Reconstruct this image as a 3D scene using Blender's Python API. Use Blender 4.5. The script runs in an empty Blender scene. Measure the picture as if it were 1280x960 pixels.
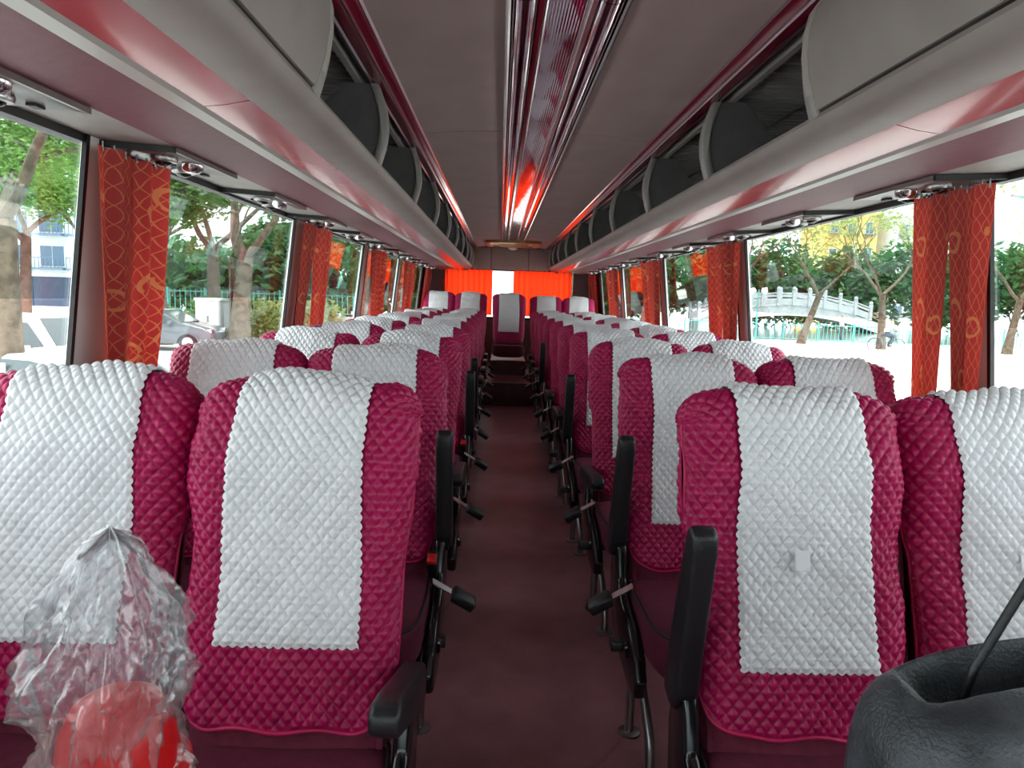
import bpy, bmesh, math, random
from mathutils import Vector, Matrix
C = bpy.context.scene.collection
S = bpy.context.scene
PI = math.pi
sin, cos = math.sin, math.cos

# ------------------------------------------------------------------ camera
cam = bpy.data.cameras.new('camera'); cam_o = bpy.data.objects.new('camera', cam); C.objects.link(cam_o)
cam.sensor_width = 36; cam.lens = 870 / 1280 * 36; cam.clip_start = 0.02; cam.clip_end = 600
R_ = Vector((0.99933985, -0.0171027, 0.03205246))
U_ = Vector((-0.02965971, 0.12541977, 0.99166032))
F_ = Vector((0.02098008, 0.99195634, -0.12482971))
m = Matrix((R_, U_, -F_)).transposed().to_4x4(); m.translation = Vector((-0.145, 0, 1.25))
cam_o.matrix_world = m
S.camera = cam_o

# ------------------------------------------------------------------ world, sun, exposure
W = bpy.data.worlds.new('overcast_sky'); S.world = W; W.use_nodes = True
nt = W.node_tree; bg = nt.nodes['Background']
tc = nt.nodes.new('ShaderNodeTexCoord'); nz = nt.nodes.new('ShaderNodeTexNoise'); nz.inputs['Scale'].default_value = 2.0; nz.inputs['Detail'].default_value = 4
rp = nt.nodes.new('ShaderNodeValToRGB'); rp.color_ramp.elements[0].position = .3; rp.color_ramp.elements[1].position = .75
rp.color_ramp.elements[0].color = (.80, .88, .95, 1); rp.color_ramp.elements[1].color = (1, 1, 1, 1)
nt.links.new(tc.outputs['Generated'], nz.inputs['Vector']); nt.links.new(nz.outputs['Fac'], rp.inputs['Fac']); nt.links.new(rp.outputs['Color'], bg.inputs['Color'])
bg.inputs['Strength'].default_value = 1.0
sl = bpy.data.lights.new('sun', 'SUN'); sl.energy = 2.6; sl.angle = math.radians(25); sl.color = (1, .97, .92)
so = bpy.data.objects.new('sun', sl); C.objects.link(so); so.rotation_euler = (math.radians(14), math.radians(9), 0)
S.view_settings.view_transform = 'Standard'; S.view_settings.look = 'None'; S.view_settings.gamma = 1
S.view_settings.use_curve_mapping = False
S.view_settings.exposure = 2.05

# ------------------------------------------------------------------ materials
def lin(r, g, b):
    f = lambda c: (c / 255 / 12.92) if c / 255 <= .04045 else ((c / 255 + .055) / 1.055) ** 2.4
    return (f(r), f(g), f(b), 1)
def mat(name, rgb, rough=.5, metal=0, spec=.5, noise=None, bump=None, sheen=0, coat=0, rgb2=None, trans=None, ncoord='Object'):
    M = bpy.data.materials.new(name); M.use_nodes = True; t = M.node_tree; b = t.nodes['Principled BSDF']
    b.inputs['Base Color'].default_value = lin(*rgb); b.inputs['Roughness'].default_value = rough
    b.inputs['Metallic'].default_value = metal; b.inputs['Specular IOR Level'].default_value = spec
    if sheen: b.inputs['Sheen Weight'].default_value = sheen; b.inputs['Sheen Roughness'].default_value = .4; b.inputs['Sheen Tint'].default_value = lin(*[min(255, c + 80) for c in rgb])
    if coat: b.inputs['Coat Weight'].default_value = coat; b.inputs['Coat Roughness'].default_value = .08
    co = t.nodes.new('ShaderNodeTexCoord')
    if noise:
        n = t.nodes.new('ShaderNodeTexNoise'); n.inputs['Scale'].default_value = noise; n.inputs['Detail'].default_value = 6
        r = t.nodes.new('ShaderNodeValToRGB'); r.color_ramp.elements[0].position = .35; r.color_ramp.elements[1].position = .65
        r.color_ramp.elements[0].color = lin(*rgb); r.color_ramp.elements[1].color = lin(*(rgb2 or [c * .85 for c in rgb]))
        t.links.new(co.outputs[ncoord], n.inputs['Vector']); t.links.new(n.outputs['Fac'], r.inputs['Fac']); t.links.new(r.outputs['Color'], b.inputs['Base Color'])
    if bump:
        n2 = t.nodes.new('ShaderNodeTexNoise'); n2.inputs['Scale'].default_value = bump[0]; n2.inputs['Detail'].default_value = 4
        bp = t.nodes.new('ShaderNodeBump'); bp.inputs['Strength'].default_value = bump[1]; bp.inputs['Distance'].default_value = .01
        t.links.new(co.outputs[ncoord], n2.inputs['Vector']); t.links.new(n2.outputs['Fac'], bp.inputs['Height']); t.links.new(bp.outputs['Normal'], b.inputs['Normal'])
    if trans:
        tr = t.nodes.new('ShaderNodeBsdfTranslucent'); tr.inputs['Color'].default_value = lin(*trans[0])
        mx = t.nodes.new('ShaderNodeMixShader'); mx.inputs[0].default_value = trans[1]
        t.links.new(b.outputs[0], mx.inputs[1]); t.links.new(tr.outputs[0], mx.inputs[2]); t.links.new(mx.outputs[0], t.nodes['Material Output'].inputs['Surface'])
    return M
def glassmat(name, tint, refl=1.0, rough=0.0, haze=0.0):
    M = bpy.data.materials.new(name); M.use_nodes = True; t = M.node_tree; t.nodes.remove(t.nodes['Principled BSDF'])
    tr = t.nodes.new('ShaderNodeBsdfTransparent'); tr.inputs[0].default_value = (*tint, 1)
    gl = t.nodes.new('ShaderNodeBsdfGlossy'); gl.inputs['Roughness'].default_value = rough
    fr = t.nodes.new('ShaderNodeLayerWeight'); fr.inputs['Blend'].default_value = .5
    pw = t.nodes.new('ShaderNodeMath'); pw.operation = 'POWER'; pw.inputs[1].default_value = 4
    mu = t.nodes.new('ShaderNodeMath'); mu.operation = 'MULTIPLY_ADD'; mu.inputs[1].default_value = refl * .5; mu.inputs[2].default_value = .045 * refl; mu.use_clamp = True
    mx = t.nodes.new('ShaderNodeMixShader')
    t.links.new(fr.outputs['Facing'], pw.inputs[0]); t.links.new(pw.outputs[0], mu.inputs[0]); t.links.new(mu.outputs[0], mx.inputs[0])
    t.links.new(tr.outputs[0], mx.inputs[1]); t.links.new(gl.outputs[0], mx.inputs[2])
    out = mx
    if haze:
        d = t.nodes.new('ShaderNodeBsdfTranslucent'); d.inputs[0].default_value = (.8, .85, .85, 1)
        m2 = t.nodes.new('ShaderNodeMixShader'); m2.inputs[0].default_value = haze
        t.links.new(mx.outputs[0], m2.inputs[1]); t.links.new(d.outputs[0], m2.inputs[2]); out = m2
    t.links.new(out.outputs[0], t.nodes['Material Output'].inputs['Surface'])
    return M
M = {}
M['white'] = mat('quilted_white_satin', (236, 238, 240), .55, sheen=.15, bump=(900, .12))
M['magenta'] = mat('quilted_magenta_satin', (178, 16, 86), .36, spec=.4, sheen=.3, noise=30, rgb2=(164, 12, 76), bump=(700, .12))
M['piping'] = mat('magenta_piping', (190, 18, 84), .45, sheen=.3)
M['maroon'] = mat('maroon_velour', (112, 40, 62), .75, spec=.25, sheen=.35, noise=60, rgb2=(98, 32, 52), bump=(500, .25))
M['cushion'] = mat('maroon_cushion_cloth', (98, 30, 54), .7, spec=.3, sheen=.3, noise=40, rgb2=(84, 24, 44), bump=(500, .2))
M['black'] = mat('black_plastic', (26, 27, 30), .38, spec=.5, bump=(350, .12))
M['gloss_black'] = mat('glossy_black_plastic', (14, 14, 17), .18, spec=.6)
M['chrome'] = mat('chrome', (205, 205, 208), .18, 1)
M['steel'] = mat('brushed_steel', (150, 146, 146), .3, 1)
M['red_plastic'] = mat('red_plastic', (205, 20, 24), .35)
M['grey'] = mat('light_grey_panel', (150, 143, 140), .55, noise=8, rgb2=(143, 136, 133), bump=(400, .1))
M['trim'] = mat('pale_grey_trim', (168, 164, 160), .4)
M['pillar'] = mat('grey_pillar', (206, 206, 204), .5, bump=(300, .08))
M['ceil'] = mat('grey_brown_ceiling_cloth', (172, 154, 151), .85, noise=5, rgb2=(166, 148, 145), bump=(600, .3))
M['purple'] = mat('mauve_panel', (122, 76, 88), .5, noise=40, rgb2=(115, 70, 82), bump=(500, .15))
M['pink'] = mat('glossy_rose_panel', (168, 66, 78), .24, spec=.6, coat=.2)
M['rail'] = mat('glossy_burgundy_rail', (120, 12, 42), .15, spec=.8, coat=.5)
M['rack'] = mat('dark_grey_rack', (98, 98, 98), .6, noise=20, rgb2=(90, 90, 90), bump=(300, .2))
M['rackarm'] = mat('grey_rack_arm', (146, 144, 142), .45)
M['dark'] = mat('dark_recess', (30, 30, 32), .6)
M['rubber'] = mat('black_rubber_gasket', (14, 15, 18), .45)
M['service'] = mat('service_panel_plastic', (104, 92, 94), .3, spec=.7)
M['mirror'] = mat('polished_ceiling_strip', (196, 184, 192), .07, 1, noise=3, rgb2=(180, 170, 178), bump=(3, .25))
M['smoke'] = mat('smoked_mirror_strip', (150, 118, 134), .06, 1, bump=(3, .1))
M['floor'] = mat('maroon_vinyl_floor', (154, 100, 108), .3, spec=.6, noise=7, rgb2=(134, 84, 92), bump=(120, .2))
M['step'] = mat('dark_maroon_step', (104, 52, 66), .45, noise=10, rgb2=(90, 42, 56))
M['gold'] = mat('gold_plastic', (170, 130, 80), .35, .3)
M['lampglass'] = mat('milky_lamp_glass', (225, 215, 205), .3)
M['wall'] = mat('grey_side_wall', (110, 104, 102), .7, noise=12, rgb2=(102, 96, 95))
M['darkwall'] = mat('dark_grey_lining', (116, 106, 105), .75, noise=12, rgb2=(108, 98, 98))
M['glass'] = glassmat('clear_window_glass', (.955, .975, .97), 1.0)
M['film'] = glassmat('tinted_window_glass', (.80, .85, .84), 1.7)
M['body'] = mat('bus_outer_skin', (190, 190, 188), .35)

def curtain_mat(name, base, dark, gold, tr):
    Mt = mat(name, base, .6, sheen=.3); t = Mt.node_tree; b = t.nodes['Principled BSDF']
    N = t.nodes.new; L = t.links.new
    uv = N('ShaderNodeUVMap'); sp = N('ShaderNodeSeparateXYZ'); L(uv.outputs[0], sp.inputs[0])
    def m(op, a, b_=None, c=None):
        n = N('ShaderNodeMath'); n.operation = op
        for i, v in enumerate((a, b_, c)):
            if v is None: continue
            if isinstance(v, (int, float)): n.inputs[i].default_value = v
            else: L(v, n.inputs[i])
        return n.outputs[0]
    u, v = sp.outputs[0], sp.outputs[1]
    # wavy lattice: lines where |frac-.5| small
    wob = m('MULTIPLY', m('SINE', m('MULTIPLY', v, 2 * PI / .05)), .004)
    def line(sgn):
        s = m('ADD', m('MULTIPLY', u, 1 / .036), m('MULTIPLY', m('ADD', v, wob), sgn / .046))
        fr = m('ABSOLUTE', m('SUBTRACT', m('FRACT', s), .5))
        return m('LESS_THAN', fr, .05)
    lat = m('MAXIMUM', line(1), line(-1))
    # scrolls: rings round scattered centres
    vo = N('ShaderNodeTexVoronoi'); vo.feature = 'F1'; vo.inputs['Scale'].default_value = 9; vo.inputs['Randomness'].default_value = .8
    nd = N('ShaderNodeTexNoise'); nd.inputs['Scale'].default_value = 9; L(uv.outputs[0], nd.inputs['Vector'])
    vm = N('ShaderNodeVectorMath'); vm.operation = 'MULTIPLY_ADD'; vm.inputs[1].default_value = (.05, .05, .05); L(nd.outputs['Color'], vm.inputs[0]); L(uv.outputs[0], vm.inputs[2]); L(vm.outputs[0], vo.inputs['Vector'])
    d = vo.outputs['Distance']
    ring = m('MULTIPLY', m('GREATER_THAN', d, .23), m('LESS_THAN', d, .32))
    dot = m('LESS_THAN', d, .06)
    n2 = N('ShaderNodeTexNoise'); n2.inputs['Scale'].default_value = 11; L(uv.outputs[0], n2.inputs['Vector'])
    scr = m('MULTIPLY', m('MAXIMUM', ring, dot), m('GREATER_THAN', n2.outputs['Fac'], .44))
    mx0 = N('ShaderNodeMix'); mx0.data_type = 'RGBA'; mx0.inputs['A'].default_value = lin(*base); mx0.inputs['B'].default_value = lin(*dark)
    n3 = N('ShaderNodeTexNoise'); n3.inputs['Scale'].default_value = 5; L(uv.outputs[0], n3.inputs['Vector']); L(n3.outputs['Fac'], mx0.inputs['Factor'])
    mx = N('ShaderNodeMix'); mx.data_type = 'RGBA'; mx.inputs['B'].default_value = lin(*gold)
    L(mx0.outputs['Result'], mx.inputs['A']); L(m('MULTIPLY', m('MAXIMUM', m('MULTIPLY', lat, .8), scr), .62), mx.inputs['Factor'])
    L(mx.outputs['Result'], b.inputs['Base Color'])
    tn = N('ShaderNodeBsdfTranslucent'); L(mx.outputs['Result'], tn.inputs['Color'])
    ms = N('ShaderNodeMixShader'); ms.inputs[0].default_value = tr
    L(b.outputs[0], ms.inputs[1]); L(tn.outputs[0], ms.inputs[2]); L(ms.outputs[0], t.nodes['Material Output'].inputs['Surface'])
    return Mt
M['curtain'] = curtain_mat('red_gold_brocade', (190, 50, 44), (160, 34, 36), (216, 140, 84), .30)
M['rearcurtain'] = mat('plain_orange_red_curtain', (255, 52, 22), .7, trans=((255, 62, 26), .7), noise=10, rgb2=(250, 44, 20))

# ------------------------------------------------------------------ helpers
class MB:
    def __init__(s): s.v = []; s.f = []; s.uv = {}
    def quad(s, a, b, c, d):
        n = len(s.v); s.v += [a, b, c, d]; s.f.append((n, n + 1, n + 2, n + 3))
    def box(s, x0, x1, y0, y1, z0, z1):
        n = len(s.v)
        s.v += [(x0, y0, z0), (x1, y0, z0), (x1, y1, z0), (x0, y1, z0), (x0, y0, z1), (x1, y0, z1), (x1, y1, z1), (x0, y1, z1)]
        for f in ((0, 3, 2, 1), (4, 5, 6, 7), (0, 1, 5, 4), (1, 2, 6, 5), (2, 3, 7, 6), (3, 0, 4, 7)): s.f.append(tuple(n + i for i in f))
    def prism(s, prof, a, b, axis='y', mapf=None):
        """prof: list of 2d pts closed; extruded a..b. axis y: prof=(x,z); axis x: prof=(y,z); axis z: prof=(x,y)"""
        k = len(prof); n = len(s.v)
        def P(p, t): return (p[0], t, p[1]) if axis == 'y' else ((t, p[0], p[1]) if axis == 'x' else (p[0], p[1], t))
        for p in prof: s.v.append(P(p, a))
        for p in prof: s.v.append(P(p, b))
        for i in range(k): j = (i + 1) % k; s.f.append((n + i, n + j, n + k + j, n + k + i))
        s.f.append(tuple(n + i for i in range(k))[::-1]); s.f.append(tuple(n + k + i for i in range(k)))
    def sheet(s, prof, a, b, t=.004):
        """open 2d polyline (x,z) extruded in y with thickness t (offset along normals)"""
        k = len(prof); off = []
        for i in range(k):
            p0 = prof[max(0, i - 1)]; p1 = prof[min(k - 1, i + 1)]
            dx, dz = p1[0] - p0[0], p1[1] - p0[1]; l = math.hypot(dx, dz) or 1
            off.append((prof[i][0] - dz / l * t, prof[i][1] + dx / l * t))
        s.prism(list(prof) + off[::-1], a, b)
    def tube(s, pts, r, n=10, cap=True):
        pts = [Vector(p) for p in pts]; rs = r if isinstance(r, (list, tuple)) else [r] * len(pts)
        base = len(s.v); up = Vector((0, 0, 1))
        T0 = (pts[1] - pts[0]).normalized(); a = T0.cross(up)
        if a.length < .01: a = T0.cross(Vector((1, 0, 0)))
        a.normalize()
        for i, p in enumerate(pts):
            T = ((pts[min(i + 1, len(pts) - 1)] - pts[max(i - 1, 0)])).normalized()
            a = (a - T * a.dot(T)).normalized(); b = T.cross(a)
            for j in range(n):
                an = 2 * PI * j / n; q = p + (a * cos(an) + b * sin(an)) * rs[i]; s.v.append(tuple(q))
        for i in range(len(pts) - 1):
            for j in range(n):
                k = (j + 1) % n; s.f.append((base + i * n + j, base + i * n + k, base + (i + 1) * n + k, base + (i + 1) * n + j))
        if cap:
            s.f.append(tuple(base + j for j in range(n))[::-1]); e = base + (len(pts) - 1) * n; s.f.append(tuple(e + j for j in range(n)))
    def grid(s, nu, nv, fn, closed_u=False):
        n = len(s.v)
        for j in range(nv):
            for i in range(nu): s.v.append(tuple(fn(i, j)))
        for j in range(nv - 1):
            for i in range(nu if closed_u else nu - 1):
                k = (i + 1) % nu; s.f.append((n + j * nu + i, n + j * nu + k, n + (j + 1) * nu + k, n + (j + 1) * nu + i))
        return n
    def lathe(s, prof, c=(0, 0, 0), n=20, axis='z'):
        """prof (r,h)"""
        b = len(s.v)
        for (r, h) in prof:
            for j in range(n):
                a = 2 * PI * j / n
                p = (r * cos(a), r * sin(a), h) if axis == 'z' else ((h, r * cos(a), r * sin(a)) if axis == 'x' else (r * cos(a), h, r * sin(a)))
                s.v.append((p[0] + c[0], p[1] + c[1], p[2] + c[2]))
        for i in range(len(prof) - 1):
            for j in range(n):
                k = (j + 1) % n; s.f.append((b + i * n + j, b + i * n + k, b + (i + 1) * n + k, b + (i + 1) * n + j))
        s.f.append(tuple(b + j for j in range(n))[::-1]); e = b + (len(prof) - 1) * n; s.f.append(tuple(e + j for j in range(n)))
    def xf(s, mtx, start=0):
        for i in range(start, len(s.v)): s.v[i] = tuple(mtx @ Vector(s.v[i]))
    def mesh(s, name, m, smooth=False, ang=None, bev=0, seg=2):
        me = bpy.data.meshes.new(name); me.from_pydata([tuple(v) for v in s.v], [], s.f)
        bm = bmesh.new(); bm.from_mesh(me)
        if bev: bmesh.ops.bevel(bm, geom=[e for e in bm.edges if e.is_manifold and e.calc_face_angle(0) > .5], offset=bev, segments=seg, affect='EDGES', profile=.5)
        bmesh.ops.recalc_face_normals(bm, faces=bm.faces); bm.to_mesh(me); bm.free()
        me.materials.append(m)
        if smooth or bev:
            for p in me.polygons: p.use_smooth = True
            if bev or ang: me.set_sharp_from_angle(angle=ang or math.radians(50))
        return me
    def obj(s, name, m, parent=None, loc=None, **k):
        return link(name, s.mesh(name, m, **k), parent, loc)
def link(name, me, parent=None, loc=None):
    o = bpy.data.objects.new(name, me); C.objects.link(o)
    if parent: o.parent = parent
    if loc: o.location = loc
    return o
def empty(name, loc=(0, 0, 0), rz=0):
    o = bpy.data.objects.new(name, None); C.objects.link(o); o.location = loc; o.rotation_euler.z = rz; o.empty_display_size = .1
    return o
def tag(o, label=None, cat=None, group=None, kind=None):
    if label: o['label'] = label
    if cat: o['category'] = cat
    if group: o['group'] = group
    if kind: o['kind'] = kind
    return o
def copy_tree(o, parent=None):
    c = o.copy(); C.objects.link(c)
    if parent: c.parent = parent
    for ch in list(o.children): copy_tree(ch, c)
    return c
def rbox(sx, sy, sz, r, name, m, parent=None, loc=(0, 0, 0), rot=None, seg=3):
    b = MB(); b.box(-sx / 2, sx / 2, -sy / 2, sy / 2, -sz / 2, sz / 2)
    o = b.obj(name, m, parent, loc, bev=r, seg=seg)
    if rot: o.rotation_euler = rot
    return o
def struct(o): o['kind'] = 'structure'; return o

# ================================================================== bus shell
YF, YR = -1.7, 10.4
def xw(z): return 1.2 + (1.615 - z) * .12      # side wall leans in towards the roof
b = MB(); b.box(-1.33, 1.33, YF, YR + .1, -.12, 0); fl = struct(b.obj('floor', M['floor']))
b = MB(); b.box(-.33, .33, 7.95, YR, .003, .26); st = b.obj('step', M['step'], fl, bev=.008)
b = MB(); b.box(-.20, .20, 7.935, 7.955, .015, .02); b.box(-.3, .3, 7.93, 7.96, .258, .266); b.obj('step_edge', M['rackarm'], fl)

SKY_LEVEL = 1.615
LP = [(1.81, 2.0), (3.60, 3.78), (5.39, 5.57), (7.28, 7.46), (9.42, YR)]     # pillars, left wall (y from..to at window top)
RP = [(1.93, 2.10), (3.85, 4.02), (5.78, 5.95), (7.75, 7.92), (9.42, YR)]
lean = .10
def wallpiece(sg, y0, y1, z0, z1, off=0, t=.05, tilt0=0, tilt1=0):
    """a panel following the wall lean; tilt: y shift of lower edge"""
    b = MB(); a0, a1 = xw(z0) + off, xw(z1) + off
    P = [(sg * a0, y0 - tilt0, z0), (sg * a0, y1 - tilt1, z0), (sg * a1, y1, z1), (sg * a1, y0, z1)]
    n = len(b.v); b.v += P + [(p[0] + sg * t, p[1], p[2]) for p in P]
    for f in ((0, 1, 2, 3), (4, 7, 6, 5), (0, 4, 5, 1), (1, 5, 6, 2), (2, 6, 7, 3), (3, 7, 4, 0)): b.f.append(f)
    return b
win_n = 0
for sg, side, PP in ((-1, 'left', LP), (1, 'right', RP)):
    w = struct(wallpiece(sg, YF, YR, 0, .88).obj('wall_' + side, M['wall']))
    b = MB(); b.box(min(sg * 1.0, sg * 1.3), max(sg * 1.0, sg * 1.3), YF, YR, 1.625, 1.66)
    b.box(min(sg * 1.22, sg * 1.3), max(sg * 1.22, sg * 1.3), YF, YR, 1.62, 2.12); b.obj('upper_wall', M['darkwall'], w)
    wallpiece(sg, YF, YR, .84, .90, -.03).obj('window_sill', M['grey'], w, bev=.01)
    for k, (y0, y1) in enumerate(PP):
        last = k == len(PP) - 1
        wallpiece(sg, y0 + .012, y1, .88, 1.63, -.015, .022, 0, 0).obj('pillar', M['darkwall'] if last else M['pillar'], w, bev=.012)
        if last: wallpiece(sg, y0 + .45, y0 + .462, .88, 1.60, -.019, .01).obj('panel_seam', M['rubber'], w)
    prev = -1.55
    for k, (y0, y1) in enumerate(PP):
        win_n += 1
        wn = struct(empty('window_%d' % win_n, (0, 0, 0)))
        a, c = prev, y0 + .01
        b = wallpiece(sg, a, c, .90, 1.205, .002, .004); b.obj('clear_pane', M['glass'], wn)
        b = wallpiece(sg, a, c, 1.208, 1.6, .002, .004); b.obj('tinted_pane', M['film'], wn)
        g = MB()
        for (ya, yb, za, zb, o_) in ((a, c, 1.597, 1.624, -.012), (a, c, .88, .905, -.004)):
            q = wallpiece(sg, ya, yb, za, zb, o_, .03); n = len(g.v); g.v += q.v; g.f += [tuple(n + i for i in f) for f in q.f]
        for ya, yb in ((c - .008, c + .006), (a - .004, a + .008)):
            q = wallpiece(sg, ya, yb, .88, 1.62, -.018, .012); n = len(g.v); g.v += q.v; g.f += [tuple(n + i for i in f) for f in q.f]
        g.obj('gasket', M['rubber'], wn)
        prev = y1
# front wall below the windscreen and above it
b = MB(); b.box(-1.33, 1.33, YF - .06, YF, 0, .75); b.box(-1.33, 1.33, YF - .06, YF, 1.85, 2.12); b.box(-1.3, -1.2, YF - .06, YF, .75, 1.85); b.box(1.2, 1.3, YF - .06, YF, .75, 1.85)
struct(b.obj('wall_front', M['wall']))
wf = struct(empty('window_0', (0, YF - .03, 1.3)))
b = MB(); b.box(-1.2, 1.2, -.004, .004, -.56, .56); b.obj('windscreen', M['film'], wf)
b = MB(); b.box(-.02, .02, -.01, .01, -.56, .56); b.obj('centre_strip', M['rubber'], wf)
# rear wall
RW0, RW1 = .93, 1.615
b = MB()
b.box(-1.33, 1.33, YR, YR + .06, 0, RW0); b.box(-1.33, -.96, YR, YR + .06, RW0, 1.66); b.box(.93, 1.33, YR, YR + .06, RW0, 1.66); b.box(-1.3, 1.3, YR, YR + .06, RW1 + .02, 2.12)
rw = struct(b.obj('wall_rear', M['darkwall']))
for x0, x1 in ((-.56, -.295), (-.285, .258), (.268, .56)):
    b = MB(); b.box(x0, x1, YR - .025, YR + .005, 1.635, 1.95); b.obj('header_panel', M['ceil'], rw, bev=.006)
for sg in (-1, 1):   # curved corner fillets either side of the header
    b = MB(); pr = [(sg * .70, 1.60), (sg * .70, 1.95), (sg * .50, 1.95)] + [(sg * (.50 + .10 * t * t), 1.95 - .33 * t) for t in (.2, .4, .6, .8, 1)]
    b.prism(pr, YR - .05, YR, 'y'); b.obj('header_corner', M['grey'], rw)
wr = struct(empty('window_%d' % (win_n + 1)))
b = MB(); b.box(-.95, .92, YR + .02, YR + .028, RW0, RW1 + .02); b.obj('pane', M['glass'], wr)
b = MB(); b.box(-.96, .93, YR - .002, YR + .03, RW0 - .02, RW0 + .01); b.box(-.96, .93, YR - .002, YR + .03, RW1, RW1 + .022); b.obj('gasket', M['rubber'], wr)

# ------------------------------------------------------------------ ceiling
b = MB(); b.box(-1.32, 1.32, YF - .05, YR + .06, 2.06, 2.12)
ce = struct(b.obj('ceiling', M['body']))
seams = [YF, .52, 3.21, 5.9, 8.68, YR]
for sg in (-1, 1):
    for i in range(len(seams) - 1):
        y0, y1 = seams[i] + .004, seams[i + 1] - .004
        pr = [(sg * x, 1.952 + .024 * (1 - ((x - .15) / .36) ** 2)) for x in (.15, .22, .3, .4, .46, .51)]
        b = MB(); b.prism(pr + [(p[0], p[1] + .012) for p in pr[::-1]], y0, y1); b.obj('ceiling_panel', M['ceil'], ce, smooth=True, ang=.5)
b = MB(); b.box(-.55, .55, YF, YR, 1.995, 2.02); b.obj('ceiling_backing', M['dark'], ce)

# central polished strip
cs = tag(empty('mirrored_ceiling_strip', (0, 0, 1.975)), 'long polished plum and chrome strip running down the middle of the ceiling', 'ceiling trim')
ys = [-1.6, .55, 1.75, 2.95, 4.15, 5.35, 6.55, 7.75, 9.18]
def cs_part(name, prof, mt, segs, **k):
    for i in range(len(segs) - 1):
        b = MB(); b.prism(prof, segs[i] + .002, segs[i + 1] - .002); b.v = [(x, y, z - 1.975) for x, y, z in b.v]
        b.obj(name, mt, cs, **k)
ang = [PI * i / 10 for i in range(11)]
for sg in (-1, 1):
    cs_part('mirror_panel', [(sg * (.104 + .034 * cos(a)), 1.968 - .022 * sin(a)) for a in ang], M['mirror'], ys, smooth=True, ang=.9)
    cs_part('burgundy_moulding', [(sg * .052, 1.975), (sg * .052, 1.962), (sg * .058, 1.957), (sg * .070, 1.957), (sg * .070, 1.975)], M['rail'], [-1.6, 9.18])
    cs_part('chrome_rail', [(sg * .139, 1.978), (sg * .139, 1.957), (sg * .145, 1.954), (sg * .152, 1.958), (sg * .152, 1.978)], M['chrome'], [-1.6, 9.18])
    cs_part('chrome_bead', [(sg * .048, 1.975), (sg * .048, 1.957), (sg * .052, 1.955), (sg * .0535, 1.975)], M['chrome'], [-1.6, 9.18])
cs_part('smoked_panel', [(-.048, 1.975), (-.048, 1.963)] + [(-.048 + .004 * i, 1.963 - (.0012 if i % 2 else 0)) for i in range(1, 24)] + [(.048, 1.963), (.048, 1.975)], M['smoke'], ys)

# roof hatch/vent with gold frame, dome lamp
hv = tag(empty('roof_vent', (0.015, 9.66, 1.957)), 'rectangular gold-framed roof vent near the rear of the ceiling', 'vent')
b = MB()
for x0, x1, y0, y1 in ((-.36, .36, -.45, -.33), (-.36, .36, .31, .42), (-.36, -.27, -.33, .31), (.27, .36, -.33, .31)): b.box(x0, x1, y0, y1, -.02, .015)
b.obj('frame', M['gold'], hv, bev=.006)
b = MB(); b.box(-.27, .27, -.33, .31, .0, .01); b.obj('cover_plate', M['lampglass'], hv)
b = MB()
for i in range(5): b.box(-.2, .2, -.25 + i * .11, -.20 + i * .11, -.012, .004)
b.obj('slat', M['gold'], hv)
dl = tag(empty('dome_lamp', (0.02, 10.22, 1.96)), 'small round dome lamp between the roof vent and the rear header', 'lamp')
b = MB(); b.lathe([(.085, .01), (.09, 0), (.085, -.012), (.07, -.014)]); b.obj('rim', M['gold'], dl, smooth=True)
b = MB(); b.lathe([(.07, -.01), (.062, -.03), (.04, -.045), (.01, -.05)]); b.obj('lens', M['lampglass'], dl, smooth=True)

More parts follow.
